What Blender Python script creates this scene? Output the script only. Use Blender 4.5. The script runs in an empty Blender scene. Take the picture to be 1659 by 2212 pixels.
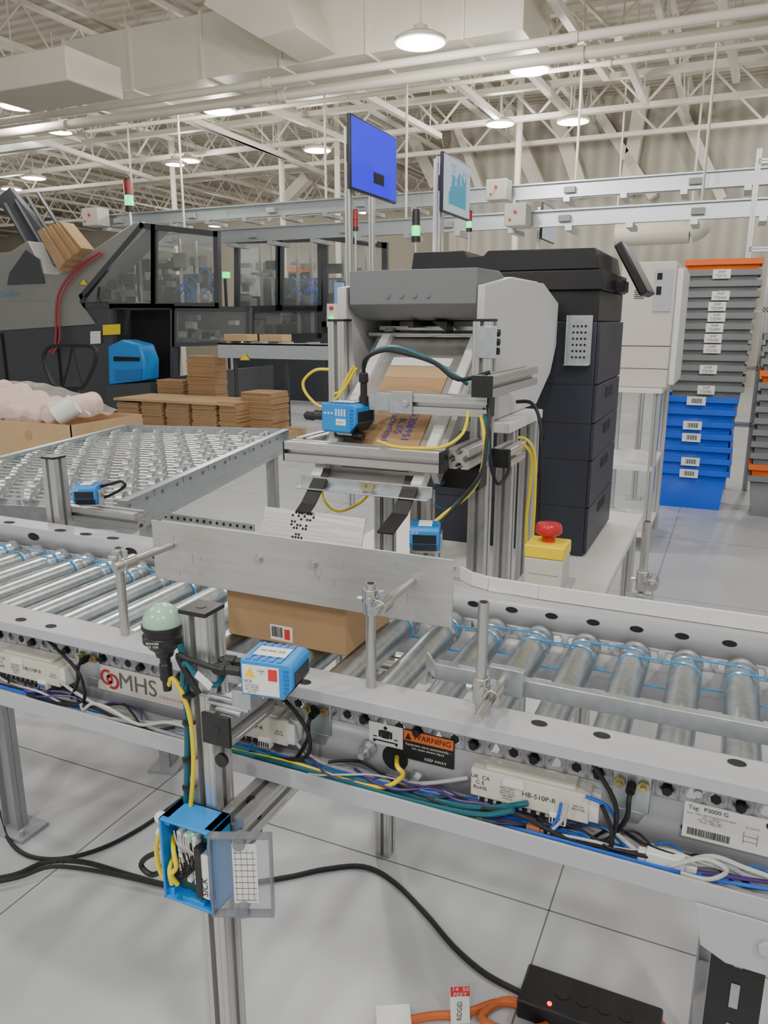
import bpy, math, random
from mathutils import Vector, Matrix
random.seed(7)
C = bpy.context.scene.collection
V = Vector
F = 1650.0; TH = math.radians(14); YAW = math.radians(24.4); H = 1.5
ct, st, cyw, syw = math.cos(TH), math.sin(TH), math.cos(YAW), math.sin(YAW)
def ray(u, v):
    dx = u-829.5; dy = v-1106
    f = F*ct-dy*st; dn = dy*ct+F*st
    return V((dx*cyw-f*syw, dx*syw+f*cyw, -dn))
O = V((0, 0, H))
def PZ(u, v, z): r = ray(u, v); return O+r*((z-H)/r.z)
def PY(u, v, y): r = ray(u, v); return O+r*(y/r.y)
def PX(u, v, x): r = ray(u, v); return O+r*(x/r.x)
I4 = Matrix.Identity(4)
W = {}
# ---------------------------------------------------------------- materials
def mat(name, col, rough=.5, metal=0.0, var=.08, scale=12, bump=0.0, emit=0, alpha=1, trans=0, stretch=None, coat=0):
    m = bpy.data.materials.new(name); m.use_nodes = True
    nt = m.node_tree; n = nt.nodes; l = nt.links
    b = n['Principled BSDF']
    tc = n.new('ShaderNodeTexCoord'); mp = n.new('ShaderNodeMapping'); nz = n.new('ShaderNodeTexNoise')
    nz.inputs['Scale'].default_value = scale; nz.inputs['Detail'].default_value = 4
    if stretch: mp.inputs['Scale'].default_value = stretch
    l.new(tc.outputs['Object'], mp.inputs['Vector']); l.new(mp.outputs[0], nz.inputs['Vector'])
    mx = n.new('ShaderNodeMixRGB')
    mx.inputs[1].default_value = tuple(c*(1-var) for c in col)+(1,)
    mx.inputs[2].default_value = tuple(min(1, c*(1+var)) for c in col)+(1,)
    l.new(nz.outputs['Fac'], mx.inputs[0]); l.new(mx.outputs[0], b.inputs['Base Color'])
    b.inputs['Roughness'].default_value = rough; b.inputs['Metallic'].default_value = metal
    if coat: b.inputs['Coat Weight'].default_value = coat
    if bump:
        bp = n.new('ShaderNodeBump'); bp.inputs['Strength'].default_value = bump; bp.inputs['Distance'].default_value = .01
        l.new(nz.outputs['Fac'], bp.inputs['Height']); l.new(bp.outputs[0], b.inputs['Normal'])
    if emit:
        b.inputs['Emission Strength'].default_value = emit
        b.inputs['Emission Color'].default_value = tuple(col)+(1,)
    if alpha < 1: b.inputs['Alpha'].default_value = alpha
    if trans: b.inputs['Transmission Weight'].default_value = trans
    return m
PAINT = mat('grey_paint', (.45, .455, .485), .32, 0, .04, 3)
PAINT2 = mat('grey_paint_dull', (.33, .335, .36), .4, 0, .08, 5)
GALV = mat('galvanised_roller', (.46, .50, .52), .3, .92, .4, 55)
ZINC = mat('zinc_plate', (.52, .56, .58), .36, .85, .24, 70)
ALU = mat('aluminium_profile', (.60, .60, .59), .36, .8, .06, 30)
ALUP = mat('brushed_aluminium', (.60, .59, .57), .36, .8, .16, 18, .05, stretch=(.5, 1, 8))
STEEL = mat('steel_rod', (.54, .53, .51), .28, .92, .1, 40)
BLACK = mat('black_plastic', (.014, .014, .016), .4, 0, .3, 30)
BLACKR = mat('black_rubber', (.009, .009, .010), .55, 0, .3, 40)
DARK = mat('dark_hole', (.01, .01, .012), .8)
JOINT = mat('floor_seam', (.14, .14, .15), .8)
CARD = mat('cardboard', (.40, .25, .13), .75, 0, .12, 9, .05)
CARD2 = mat('cardboard_light', (.50, .335, .185), .8, 0, .12, 9)
BLUE = mat('scanner_blue', (.015, .25, .70), .4, 0, .05, 9)
BLUED = mat('scanner_blue_dark', (.012, .16, .50), .4)
TOTEB = mat('tote_blue', (.003, .10, .70), .45, 0, .06, 6)
TOTEG = mat('tote_grey', (.19, .20, .21), .55, 0, .08, 6)
ORANGE = mat('orange_plastic', (.75, .14, .015), .5)
YEL = mat('yellow_cable', (.85, .64, .01), .4)
YELP = mat('yellow_plastic', (.90, .66, .005), .4)
TEAL = mat('teal_cable', (.008, .11, .15), .4)
BLUEC = mat('blue_cable', (.01, .12, .60), .4)
PURP = mat('violet_wire', (.08, .04, .20), .4)
GREYC = mat('grey_cable', (.50, .50, .48), .45)
BAND = mat('blue_band', (.01, .28, .68), .35)
RED = mat('red_plastic', (.50, .008, .015), .3, coat=.3)
REDL = mat('red_print', (.65, .03, .03), .5)
WHITE = mat('white_plastic', (.76, .76, .74), .4, 0, .03)
WHITEP = mat('white_guide_plastic', (.78, .78, .76), .35, 0, .04)
PAPER = mat('paper_label', (.82, .82, .79), .6, 0, .03)
CREAM = mat('cream_casing', (.66, .64, .56), .5, 0, .05)
SIGN = mat('sign_plate', (.66, .63, .56), .4)
INK = mat('ink', (.012, .012, .012), .6)
INKB = mat('ink_blue', (.07, .04, .45), .6)
INKR = mat('ink_red', (.45, .03, .04), .5)
MACH = mat('machine_light_grey', (.60, .60, .61), .45, 0, .03, 3)
HOOD = mat('machine_dark_grey', (.17, .18, .19), .45, 0, .04, 3)
COPY = mat('copier_black', (.024, .027, .042), .45, 0, .1, 4)
COPY2 = mat('copier_black_deep', (.008, .008, .010), .4, 0, .1, 4)
BEIGE = mat('beige_printer', (.60, .57, .51), .5, 0, .04, 3)
TABLE = mat('white_table', (.74, .74, .73), .4, 0, .03, 3)
ANTH = mat('anthracite_frame', (.055, .060, .070), .4, 0, .1, 4)
MGREY = mat('machine_grey_paint', (.27, .275, .26), .4, 0, .08, 3)
MECH = mat('mechanism_grey', (.28, .27, .26), .45, .3, .5, 3)
MECHD = mat('mechanism_dark', (.09, .09, .09), .5, .2, .4, 3)
GLASSY = mat('clear_window', (.45, .50, .50), .05, 0, .05, 5, alpha=.14)
LID = mat('clear_lid', (.55, .58, .62), .08, 0, .05, 5, alpha=.16)
LIDE = mat('clear_lid_edge', (.22, .24, .27), .1, 0, .05, 5, alpha=.6)
DOME = mat('dome_green_white', (.34, .54, .43), .25, 0, .05, 6, coat=.5)
GREENL = mat('green_light', (.01, 1, .25), .4, emit=1.6)
REDLT = mat('red_light', (1, .03, .02), .4, emit=4)
REDD = mat('red_lens_off', (.25, .015, .015), .3)
SCR = mat('screen_blue', (.015, .002, .85), .6, emit=.85, var=.03)
SCRW = mat('screen_white', (.50, .58, .70), .5, emit=.35, var=.03)
SCRT = mat('screen_teal', (.02, .32, .48), .5, emit=.3)
LAMPE = mat('lamp_diffuser', (1, .98, .92), .4, emit=14, var=.01)
CEILW = mat('ceiling_white_steel', (.66, .62, .53), .6, 0, .06, 2)
DUCT = mat('duct_white', (.62, .585, .50), .5, 0, .08, 1.5)
WALLM = mat('wall_beige', (.48, .44, .36), .8, 0, .08, 1.5)
CORD = mat('orange_cord', (.58, .13, .03), .5)
PCB = mat('circuit_board', (.02, .08, .05), .5, 0, .3, 60)
BRASS = mat('brass_nut', (.52, .45, .23), .35, .8)
BAG = mat('clear_poly_bag', (.80, .76, .74), .2, 0, .1, 8, .6, alpha=.28)
FOAMP = mat('packing_roll', (.78, .55, .50), .6, 0, .3, 22, .4)
ESBOX = mat('estop_box', (.56, .55, .50), .5)
ENCL = mat('enclosure_grey', (.56, .55, .50), .5)
FLOOR = mat('floor_paint', (.51, .525, .555), .3, 0, .07, 1.3)
def ribbed(name, col, scale, axis='X', rough=.6, dark=.6):
    m = mat(name, col, rough); nt = m.node_tree; n = nt.nodes; l = nt.links
    w = n.new('ShaderNodeTexWave'); w.wave_type = 'BANDS'; w.bands_direction = axis; w.inputs['Scale'].default_value = scale
    tc = [k for k in n if k.type == 'TEX_COORD'][0]; b = n['Principled BSDF']
    l.new(tc.outputs['Object'], w.inputs['Vector'])
    mx = n.new('ShaderNodeMixRGB'); mx.inputs[1].default_value = tuple(c*dark for c in col)+(1,); mx.inputs[2].default_value = tuple(col)+(1,)
    l.new(w.outputs['Fac'], mx.inputs[0]); l.new(mx.outputs[0], b.inputs['Base Color'])
    bp = n.new('ShaderNodeBump'); bp.inputs['Strength'].default_value = .5; bp.inputs['Distance'].default_value = .05
    l.new(w.outputs['Fac'], bp.inputs['Height']); l.new(bp.outputs[0], b.inputs['Normal'])
    return m
DECK = ribbed('roof_deck', (.52, .485, .40), 1.1, 'Y', .7, .72)
WALLR = ribbed('wall_ribbed', (.48, .45, .385), .9, 'X', .7, .78)
# ---------------------------------------------------------------- mesh builder
class MB:
    def __init__(s): s.v = []; s.f = []; s.marks = []
    def nxt(s):
        if s.v and (not s.marks or s.marks[-1][0] != len(s.v)): s.marks.append((len(s.v), len(s.f)))
        return s
    def add(s, vs, fs):
        o = len(s.v); s.v += [V(p) for p in vs]; s.f += [[i+o for i in f] for f in fs]; return s
    def box(s, x0, y0, z0, x1, y1, z1):
        x0, x1 = min(x0, x1), max(x0, x1); y0, y1 = min(y0, y1), max(y0, y1); z0, z1 = min(z0, z1), max(z0, z1)
        return s.add([(x0,y0,z0),(x1,y0,z0),(x1,y1,z0),(x0,y1,z0),(x0,y0,z1),(x1,y0,z1),(x1,y1,z1),(x0,y1,z1)],
                     [(0,3,2,1),(4,5,6,7),(0,1,5,4),(1,2,6,5),(2,3,7,6),(3,0,4,7)])
    def cb(s, c, sx, sy_, sz, M=None):
        n = len(s.v); s.box(-sx/2, -sy_/2, -sz/2, sx/2, sy_/2, sz/2)
        for i in range(n, len(s.v)):
            p = s.v[i]
            if M is not None: p = M @ p
            s.v[i] = p+V(c)
        return s
    def prism(s, pts, vec):
        pts = [V(p) for p in pts]; n = len(pts); vec = V(vec)
        s.add(pts+[p+vec for p in pts], [tuple(range(n))[::-1], tuple(range(n, 2*n))]+[(i, (i+1) % n, (i+1) % n+n, i+n) for i in range(n)])
        return s
    def cyl(s, a, b, r, r2=None, n=16):
        a = V(a); b = V(b); d = (b-a).normalized(); r2 = r if r2 is None else r2
        u = d.orthogonal().normalized(); w = d.cross(u)
        A = [a+(u*math.cos(t)+w*math.sin(t))*r for t in [2*math.pi*i/n for i in range(n)]]
        B = [b+(u*math.cos(t)+w*math.sin(t))*r2 for t in [2*math.pi*i/n for i in range(n)]]
        s.add(A+B, [tuple(range(n))[::-1], tuple(range(n, 2*n))]+[(i, (i+1) % n, (i+1) % n+n, i+n) for i in range(n)])
        return s
    def lathe(s, prof, o=(0,0,0), axis=(0,0,1), n=24):
        d = V(axis).normalized(); u = d.orthogonal().normalized(); w = d.cross(u); o = V(o); base = len(s.v); m = len(prof)
        for r, h in prof:
            for i in range(n):
                t = 2*math.pi*i/n; s.v.append(o+d*h+(u*math.cos(t)+w*math.sin(t))*max(r, 1e-5))
        for j in range(m-1):
            for i in range(n):
                k = (i+1) % n; s.f.append([base+j*n+i, base+j*n+k, base+(j+1)*n+k, base+(j+1)*n+i])
        s.f.append([base+i for i in range(n)][::-1]); s.f.append([base+(m-1)*n+i for i in range(n)])
        return s
    def tube(s, pts, r, n=8, smooth=5, closed=False):
        P = [V(p) for p in pts]
        if smooth and len(P) > 2:
            Q = []; L = len(P); rng = L if closed else L-1
            for i in range(rng):
                if closed: p0, p1, p2, p3 = P[i-1], P[i], P[(i+1) % L], P[(i+2) % L]
                else: p0, p1, p2, p3 = P[max(i-1, 0)], P[i], P[i+1], P[min(i+2, L-1)]
                for k in range(smooth):
                    t = k/smooth
                    Q.append(.5*((2*p1)+(p2-p0)*t+(2*p0-5*p1+4*p2-p3)*t*t+(3*p1-p0-3*p2+p3)*t**3))
            if not closed: Q.append(P[-1])
            P = Q
        m = len(P); base = len(s.v); u = None
        for j in range(m):
            if closed: d = P[(j+1) % m]-P[j-1]
            else: d = P[min(j+1, m-1)]-P[max(j-1, 0)]
            if d.length < 1e-9: d = V((0,0,1))
            d.normalize()
            if u is None: u = d.orthogonal().normalized()
            u = (u-d*u.dot(d))
            u = u.normalized() if u.length > 1e-6 else d.orthogonal().normalized()
            w = d.cross(u)
            for i in range(n):
                t = 2*math.pi*i/n; s.v.append(P[j]+(u*math.cos(t)+w*math.sin(t))*r)
        for j in range(m if closed else m-1):
            for i in range(n):
                k = (i+1) % n; jn = (j+1) % m
                s.f.append([base+j*n+i, base+j*n+k, base+jn*n+k, base+jn*n+i])
        if not closed:
            s.f.append([base+i for i in range(n)][::-1]); s.f.append([base+(m-1)*n+i for i in range(n)])
        return s
    def ext(s, a, b, size=.045):
        a = V(a); b = V(b); d = (b-a).normalized()
        h = V((0,0,1)) if abs(d.z) < .9 else V((0,1,0))
        u = d.cross(h).normalized(); w = u.cross(d)
        q = size/2; o = q*.22; t = q*.2; dd = q*.62
        g1 = q*.58; g2 = q*.66; gd = q*.05
        side = [(q, -g2), (q-gd, -(g1+g2)/2), (q, -g1), (q, -o), (q-t, -o), (q-t, -2*o), (q-dd, -.8*o), (q-dd, .8*o), (q-t, 2*o), (q-t, o), (q, o), (q, g1), (q-gd, (g1+g2)/2), (q, g2), (q, q*.92), (q*.92, q)]
        poly = []
        for k in range(4):
            cs, sn = round(math.cos(k*math.pi/2)), round(math.sin(k*math.pi/2))
            poly += [(x*cs-y*sn, x*sn+y*cs) for x, y in side]
        return s.prism([a+u*x+w*y for x, y in poly], b-a)
    def build(s, name, m, parent=None, bevel=0, local=False, solid=0):
        if s.marks:
            ms = [(0,0)]+s.marks
            if ms[-1][0] != len(s.v): ms.append((len(s.v), len(s.f)))
            s.marks = []; out = None
            for a, b in zip(ms, ms[1:]):
                q = MB(); q.v = s.v[a[0]:b[0]]; q.f = [[i-a[0] for i in f] for f in s.f[a[1]:b[1]]]
                out = q.build(name, m, parent, bevel, local, solid)
            return out
        me = bpy.data.meshes.new(name); vs = s.v; loc = V((0,0,0))
        if parent is None:
            mn = V([min(p[i] for p in vs) for i in range(3)]); mxv = V([max(p[i] for p in vs) for i in range(3)])
            loc = V(((mn.x+mxv.x)/2, (mn.y+mxv.y)/2, mn.z)); vs = [p-loc for p in vs]
        me.from_pydata([tuple(p) for p in vs], [], s.f); me.update()
        me.polygons.foreach_set('use_smooth', [True]*len(me.polygons)); me.set_sharp_from_angle(angle=math.radians(32))
        me.materials.append(m)
        o = bpy.data.objects.new(name, me); C.objects.link(o); o.location = loc
        if parent is not None:
            o.parent = parent
            if not local: o.matrix_parent_inverse = W[parent.name].inverted()
            W[o.name] = W[parent.name] if local else I4
        else: W[o.name] = Matrix.Translation(loc)
        if solid:
            md = o.modifiers.new('solid', 'SOLIDIFY'); md.thickness = solid; md.offset = 0
        if bevel:
            md = o.modifiers.new('bevel', 'BEVEL'); md.width = bevel; md.segments = 2; md.limit_method = 'ANGLE'; md.angle_limit = math.radians(40)
        return o
def thing(name, label, cat, loc=(0,0,0), rotz=0, group=None):
    o = bpy.data.objects.new(name, None); C.objects.link(o); o.location = loc; o.rotation_euler = (0, 0, rotz)
    o.empty_display_size = .05
    W[o.name] = Matrix.Translation(V(loc)) @ Matrix.Rotation(rotz, 4, 'Z')
    o['label'] = label; o['category'] = cat
    if group: o['group'] = group
    return o
def one(mb, name, m, label, cat, group=None, bevel=0):
    o = mb.build(name, m, None, bevel); o['label'] = label; o['category'] = cat
    if group: o['group'] = group
    return o
def struct(mb, name, m, bevel=0):
    o = mb.build(name, m, None, bevel); o['kind'] = 'structure'; return o
def dup(root, loc, rotz=None, label=None, group=None):
    def cp(o, par):
        c = o.copy(); C.objects.link(c); c.parent = par
        for ch in list(o.children): cp(ch, c)
        return c
    r = cp(root, None); r.location = loc
    if rotz is not None: r.rotation_euler = (0, 0, rotz)
    if label: r['label'] = label
    if group: r['group'] = group
    return r
def text(s, m, parent, o, xd, yd, w=None, h=None, local=False, name='lettering'):
    cu = bpy.data.curves.new('t', 'FONT'); cu.body = s; cu.align_x = 'CENTER'; cu.align_y = 'CENTER'; cu.size = 1; cu.resolution_u = 3
    to = bpy.data.objects.new('t', cu); C.objects.link(to)
    bpy.context.view_layer.update()
    me = bpy.data.meshes.new_from_object(to.evaluated_get(bpy.context.evaluated_depsgraph_get()))
    C.objects.unlink(to); bpy.data.objects.remove(to)
    xs = [v.co.x for v in me.vertices]; ys = [v.co.y for v in me.vertices]
    if not xs: return None
    k = (w/(max(xs)-min(xs))) if w else h/(max(ys)-min(ys))
    xd = V(xd).normalized(); yd = V(yd).normalized(); nn = xd.cross(yd)
    mb = MB(); mb.v = [V(o)+xd*v.co.x*k+yd*v.co.y*k+nn*.0006 for v in me.vertices]; mb.f = [list(p.vertices) for p in me.polygons]
    bpy.data.meshes.remove(me)
    return mb.build(name, m, parent, local=local)
def ribbon(mb, pts, wv, t):
    wv = V(wv); P = [V(p) for p in pts]
    for a, b in zip(P, P[1:]):
        d = (b-a).normalized(); n = d.cross(wv.normalized())*t
        mb.add([a-wv/2, a+wv/2, b+wv/2, b-wv/2, a-wv/2+n, a+wv/2+n, b+wv/2+n, b-wv/2+n], [(0,1,2,3),(7,6,5,4),(0,4,5,1),(1,5,6,2),(2,6,7,3),(3,7,4,0)])
    return mb
def annulus(mb, o, xd, yd, r0, r1, a0, a1, n=20, t=.0006):
    o = V(o); xd = V(xd); yd = V(yd); nn = xd.cross(yd)*t
    for i in range(n):
        q = [math.radians(a0+(a1-a0)*k/n) for k in (i, i+1)]
        p = lambda r, a: o+xd*r*math.cos(a)+yd*r*math.sin(a)+nn
        mb.add([p(r0, q[0]), p(r1, q[0]), p(r1, q[1]), p(r0, q[1])], [(0,1,2,3)])
    return mb
ORD = ['first','second','third','fourth','fifth','sixth','seventh','eighth','ninth','tenth','eleventh','twelfth','thirteenth','fourteenth','fifteenth','sixteenth','seventeenth','eighteenth','nineteenth','twentieth']
# ================================================================ SETTING
fl = struct(MB().box(-42, -8, -.1, 9, 31, 0), 'floor', FLOOR)
J = MB()
for x in (-.305, -1.605, -2.905, -4.2, -5.5, -6.8, -8.1, 1.0): J.nxt().box(x-.0018, -2, 0, x+.0018, 12, .0006)
for y in (.42, 1.72, 3.02, 4.32, 5.62, 6.92, 9.5): J.nxt().box(-12, y-.0018, 0, 6, y+.0018, .0006)
J.build('floor_joint', JOINT, fl)
struct(MB().box(-42, -8, 6.6, 9, 31, 6.75), 'ceiling', DECK)
struct(MB().box(-42, 30, 0, -7, 30.2, 6.6), 'wall_back', WALLM)
struct(MB().box(-7, 20, 0, 9, 20.2, 6.6), 'wall_right', WALLR)
struct(MB().box(-7.2, 20, 0, -7, 30, 6.6), 'wall_return', WALLM)
struct(MB().box(-42.2, 3, 0, -42, 31, 6.6), 'wall_left', WALLM)
xs = [-35, -33, -31, -29, -27, -25, -23, -21, -19, -17, -15, -13, -11, -9, -7.5, -5.5, -3.5, -1.5, .5, 2.5]
for k, x in enumerate(xs):
    y1 = 30 if x < -7 else 20
    m = MB(); z0, z1 = 5.75, 6.5; hw = .045
    m.box(x-hw, 6, z1-.07, x+hw, y1, z1); m.box(x-hw, 6, z0, x+hw, y1, z0+.07)
    y = 6; up = False
    while y < y1-.6:
        m.cyl((x, y, z0+.04 if not up else z1-.04), (x, y+.6, z1-.04 if not up else z0+.04), .018, n=5); up = not up; y += .6
    one(m, 'roof_joist', CEILW, 'white open-web roof joist with zigzag bars, %s from the left' % (ORD[k]), 'joist', 'roof joists under the deck')
for k, y in enumerate((12, 14, 16, 18.2, 24)):
    m = MB(); z0, z1 = 5.3, 6.45; xa, xb = -38, (-7.3 if y > 20 else 8)
    m.box(xa, y-.07, z1-.09, xb, y+.07, z1); m.box(xa, y-.07, z0, xb, y+.07, z0+.09)
    x = xa; up = False
    while x < xb-1.0:
        m.cyl((x, y, z0+.06 if not up else z1-.06), (x+1.0, y, z1-.06 if not up else z0+.06), .028, n=6); up = not up; x += 1.0
    one(m, 'roof_girder', CEILW, 'deep white truss girder crossing under the roof joists, %s away of five' % (['nearest','second','third','fourth','farthest'][k]), 'girder', 'roof girders')
for k, (a, b) in enumerate([((670,150),(950,300)), ((930,140),(1095,275)), ((1140,160),(1240,265)), ((1190,0),(1310,175)), ((1335,95),(1395,230)), ((230,200),(620,345)), ((30,290),(330,390)), ((1560,0),(1590,180)), ((380,250),(700,380)), ((520,215),(800,330))]):
    A = PZ(a[0], a[1], 5.12); B = PZ(b[0], b[1], 5.12)
    d = (B-A).normalized(); nrm = V((0,0,1)).cross(d)*.05
    m = MB(); m.prism([A-nrm, A+nrm, A+nrm+V((0,0,.1)), A-nrm+V((0,0,.1))], B-A)
    for t in (.1, .5, .9):
        p = A.lerp(B, t); m.cyl(p+V((0,0,.09)), V((p.x, p.y, 6.55)), .012, n=6)
    one(m, 'ceiling_strut', CEILW, 'hanging white strut rail below the joists, %s of ten' % ORD[k], 'strut', 'hanging ceiling struts')
for k, (u, v, z, r, col) in enumerate([(500,190,4.55,.05,'thin white conduit running under the main duct'), (900,165,4.5,.07,'white sprinkler pipe under the large round lamps'), (300,270,4.9,.035,'slim white pipe beyond the main duct')]):
    p = PZ(u, v, z); m = MB().cyl((-24, p.y, z), (6, p.y, z), r, n=12)
    for x in range(-22, 6, 4): m.cyl((x-.05, p.y, z), (x+.05, p.y, z), r*1.25, n=12)
    one(m, 'ceiling_pipe', CEILW, col, 'pipe')
yd = 9.6
xa = PY(140, 120, yd).x; xb = PY(1130, 60, yd).x
d = thing('air_duct', 'large rectangular white air duct crossing below the roof', 'duct', ((xa+xb)/2, yd+.6, 4.75))
MB().box(xa, yd, 4.75, xb, yd+1.3, 5.55).build('duct_body', DUCT, d, .01)
m = MB(); x = xa
while x < xb: m.nxt().box(x-.02, yd-.025, 4.73, x+.02, yd+1.32, 5.57); x += 1.25
m.build('duct_flange', CEILW, d)
m = MB(); m.prism([PY(470, -60, 8.6), PY(600, -60, 8.6), PY(640, 60, 8.6), PY(560, 82, 8.6), PY(440, 10, 8.6)], (0, 1.0, 0)); m.build('branch_duct', DUCT, d)
m = MB(); m.box(PY(-60,150,7.4).x, 7.4, PY(40,190,7.4).z, PY(145,150,7.4).x, 8.3, PY(40,115,7.4).z)
one(m, 'duct_end', DUCT, 'white duct box end at the far left ceiling corner', 'duct', bevel=.02)
one(MB().box(xb+.1, 9.0, 5.3, xb+3.6, 10.6, 5.95), 'duct_elbow', DUCT, 'wide white duct section at the upper right near the lamps', 'duct', bevel=.03)
p = PY(780,140,12.8)
one(MB().box(p.x-1.6, 12.6, 5.3, p.x+1.4, 13.4, 5.72), 'duct_box', DUCT, 'flat white duct box behind the main duct near the centre', 'duct', bevel=.02)
one(MB().box(-23, 13.0, 5.3, -13.5, 13.8, 5.65), 'flat_duct', DUCT, 'flat white duct running across the left background ceiling', 'duct', bevel=.02)
m = MB(); A = PY(1330, 508, 16.6); B = PY(1490, 500, 16.6); m.cyl(A, B, .22, n=20); m.tube([B, PY(1510,490,16.6), PY(1520,470,16.6)], .22, 20)
for p in (A, B): m.cyl(p, (p.x, p.y, 6.5), .02, n=6)
one(m, 'round_duct', DUCT, 'round insulated white pipe against the ribbed wall above the printers', 'pipe')
for k, (a, b, wd) in enumerate([((880,275),(940,400),.3), ((985,270),(1040,420),.18), ((1090,240),(1170,420),.32), ((1200,250),(1258,420),.32), ((1290,240),(1410,425),.2), ((1395,150),(1350,420),.3), ((575,470),(660,380),.3), ((1470,230),(1560,430),.2)]):
    yy = 19.6 if a[0] > 950 else 21
    A = PY(a[0], a[1], yy); B = PY(b[0], b[1], yy); dd = (B-A).normalized(); n_ = V((-dd.z, 0, dd.x))*wd/2
    one(MB().prism([A-n_, A+n_, B+n_, B-n_], (0,.3,0)), 'wall_brace', CEILW, 'slanting white steel brace near the back wall, %s of eight' % ORD[k], 'brace', 'slanting wall braces')
for k, (u, v0, v1) in enumerate([(606,290,500), (727,260,560), (1120,330,450), (365,250,560)]):
    A = PY(u, v0, 17)
    one(MB().cyl((A.x,17,0), (A.x,17,6.5), .07, n=10), 'support_pipe', CEILW, 'thin white vertical pipe column in the background, %s from the left' % ['second','third','fourth','first'][k], 'pipe', 'vertical pipe columns')
lamps = [(908,92,4.35),(1145,152,4.8),(1238,263,4.8),(475,240,4.8),(38,230,4.8),(686,325,4.8),(73,385,4.8),(130,285,4.8),(378,355,4.8)]
lampdesc = ['largest round high-bay lamp at top centre','round high-bay lamp to the right of the largest one','round high-bay lamp above the light grey wall boxes','round high-bay lamp left of centre below the main duct','round high-bay lamp at the left picture edge','round high-bay lamp left of the blue screen','small round high-bay lamp at the far lower left','unlit small lamp between the two left lamps','small faint lamp above the left machine']
def make_lamp(loc, lab):
    t = thing('high_bay_lamp', lab, 'ceiling lamp', loc, 0, 'round ceiling lamps')
    MB().lathe([(.0,.16),(.07,.16),(.09,.10),(.20,.07),(.27,.035),(.275,.0),(.26,-.01),(.2,-.01),(.2,.0)], n=32).build('housing', CEILW, t, local=True)
    MB().lathe([(.0,-.012),(.20,-.012),(.20,-.005),(0,-.005)], n=32).build('diffuser', LAMPE, t, local=True)
    MB().cyl((0,0,.16), (0,0,1.6), .01, n=6).build('hanger', CEILW, t, local=True)
    return t
for i, (u, v, z_) in enumerate(lamps):
    p = PZ(u, v, z_)
    if i == 0: LM = make_lamp(p, lampdesc[0])
    else: dup(LM, p, label=lampdesc[i])
def lamp_light(p, pw):
    L = bpy.data.lights.new('lamp_light', 'POINT'); L.shadow_soft_size = .14; L.energy = pw; L.color = (1, .965, .90)
    o = bpy.data.objects.new('lamp_light', L); C.objects.link(o); o.location = V(p)-V((0,0,.17)); return o
for i, (u, v, z_) in enumerate(lamps[:7]): lamp_light(PZ(u, v, z_), 150)
extra = [(-2.5, 4.5), (1.5, 3.5), (-1.2, .0), (-5.5, 1.5), (2.2, -1.5), (-3.5,-3.0), (.3,-3.8)]  # lamps added out of view; the last two brighten the conveyor's near side
for k, (x, y) in enumerate(extra):
    dup(LM, (x, y, 4.8), label='round high-bay lamp added overhead outside the view, %s' % ORD[k]); lamp_light((x, y, 4.8), 250 if y < -1 else 165)
for k, (x, y) in enumerate([(-12,15.5),(-19,16.6),(-25,20),(-12,25),(-19,26),(-4.5,15.2),(1,16.8)]):  # fixtures added to brighten the rear ceiling and walls
    dup(LM, (x, y, 5.1), label='distant round high-bay lamp added to brighten the rear hall, %s' % ORD[k]); lamp_light((x, y, 5.1), 190)
# ================================================================ MAIN CONVEYOR
X0 = -2.3; P3 = .0286; NC = 93; X1 = X0+NC*P3
ZR = .924; ZB = .836
conv = thing('roller_conveyor', 'long grey powered roller conveyor with zinc rollers across the foreground', 'conveyor', (-1.0, 1.14, 0))
def web(y):
    m = MB(); zc = ZR-.003; zl, zh = zc-.014, zc+.014; r = .0090
    m.add([(X0,y,ZB),(X1,y,ZB),(X1,y,zl),(X0,y,zl)], [(0,1,2,3)]); m.add([(X0,y,zh),(X1,y,zh),(X1,y,.985),(X0,y,.985)], [(0,1,2,3)])
    for i in range(NC):
        a = X0+i*P3; b = a+P3; c = (a+b)/2
        hx = [(c+r*math.cos(math.radians(60*k)), y, zc+r*math.sin(math.radians(60*k))) for k in range(6)]
        m.add([(a,y,zl),(b,y,zl),(b,y,zh),(a,y,zh)]+hx, [(1,2,5,4,9),(2,3,6,5),(3,0,8,7,6),(0,1,9,8)])
    return m
for y, sgn in ((.935, -1), (1.35, 1)):
    web(y).build('side_rail', PAINT, conv, solid=.003)
    m = MB(); yo = y+sgn*.060
    m.box(X0, min(y,yo), .982, X1, max(y,yo), .985); m.box(X0, yo-.0015, .966, X1, yo+.0015, .985)
    m.build('top_flange', PAINT, conv, .0016)
    m = MB(); yo = y+sgn*.065; m.box(X0, min(y,yo), ZB-.002, X1, max(y,yo), ZB+.001); m.box(X0, yo-.002, ZB-.018, X1, yo+.002, ZB+.012)
    m.build('cable_tray', PAINT, conv, .0012)
m = MB()
def oval(mb, c, a, b, nrm='Z'):
    n = 18; c = V(c)
    pts = [c+(V((a*math.cos(2*math.pi*i/n), b*math.sin(2*math.pi*i/n), 0)) if nrm == 'Z' else V((a*math.cos(2*math.pi*i/n), 0, b*math.sin(2*math.pi*i/n)))) for i in range(n)]
    mb.add(pts, [tuple(range(n))])
for u, v in ((45,1338),(110,1352),(1165,1562),(1300,1588),(1592,1640),(640,1487)):
    p = PZ(u, v, .9856); p.y = max(.89, min(.92, p.y)); m.nxt(); oval(m, p, .011, .008)
for u, v in ((20,1128),(115,1150),(165,1160),(215,1172),(1145,1265)):
    p = PZ(u, v, .9856); p.y = max(1.365, min(1.395, p.y)); m.nxt(); oval(m, p, .018, .011)
for x in [X0+.1+.2*k for k in range(13)]: m.nxt(); oval(m, (x, .9331, .872), .006, .006, 'Y')
m.nxt(); oval(m, (-.405, .9329, .868), .021, .021, 'Y')
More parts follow.
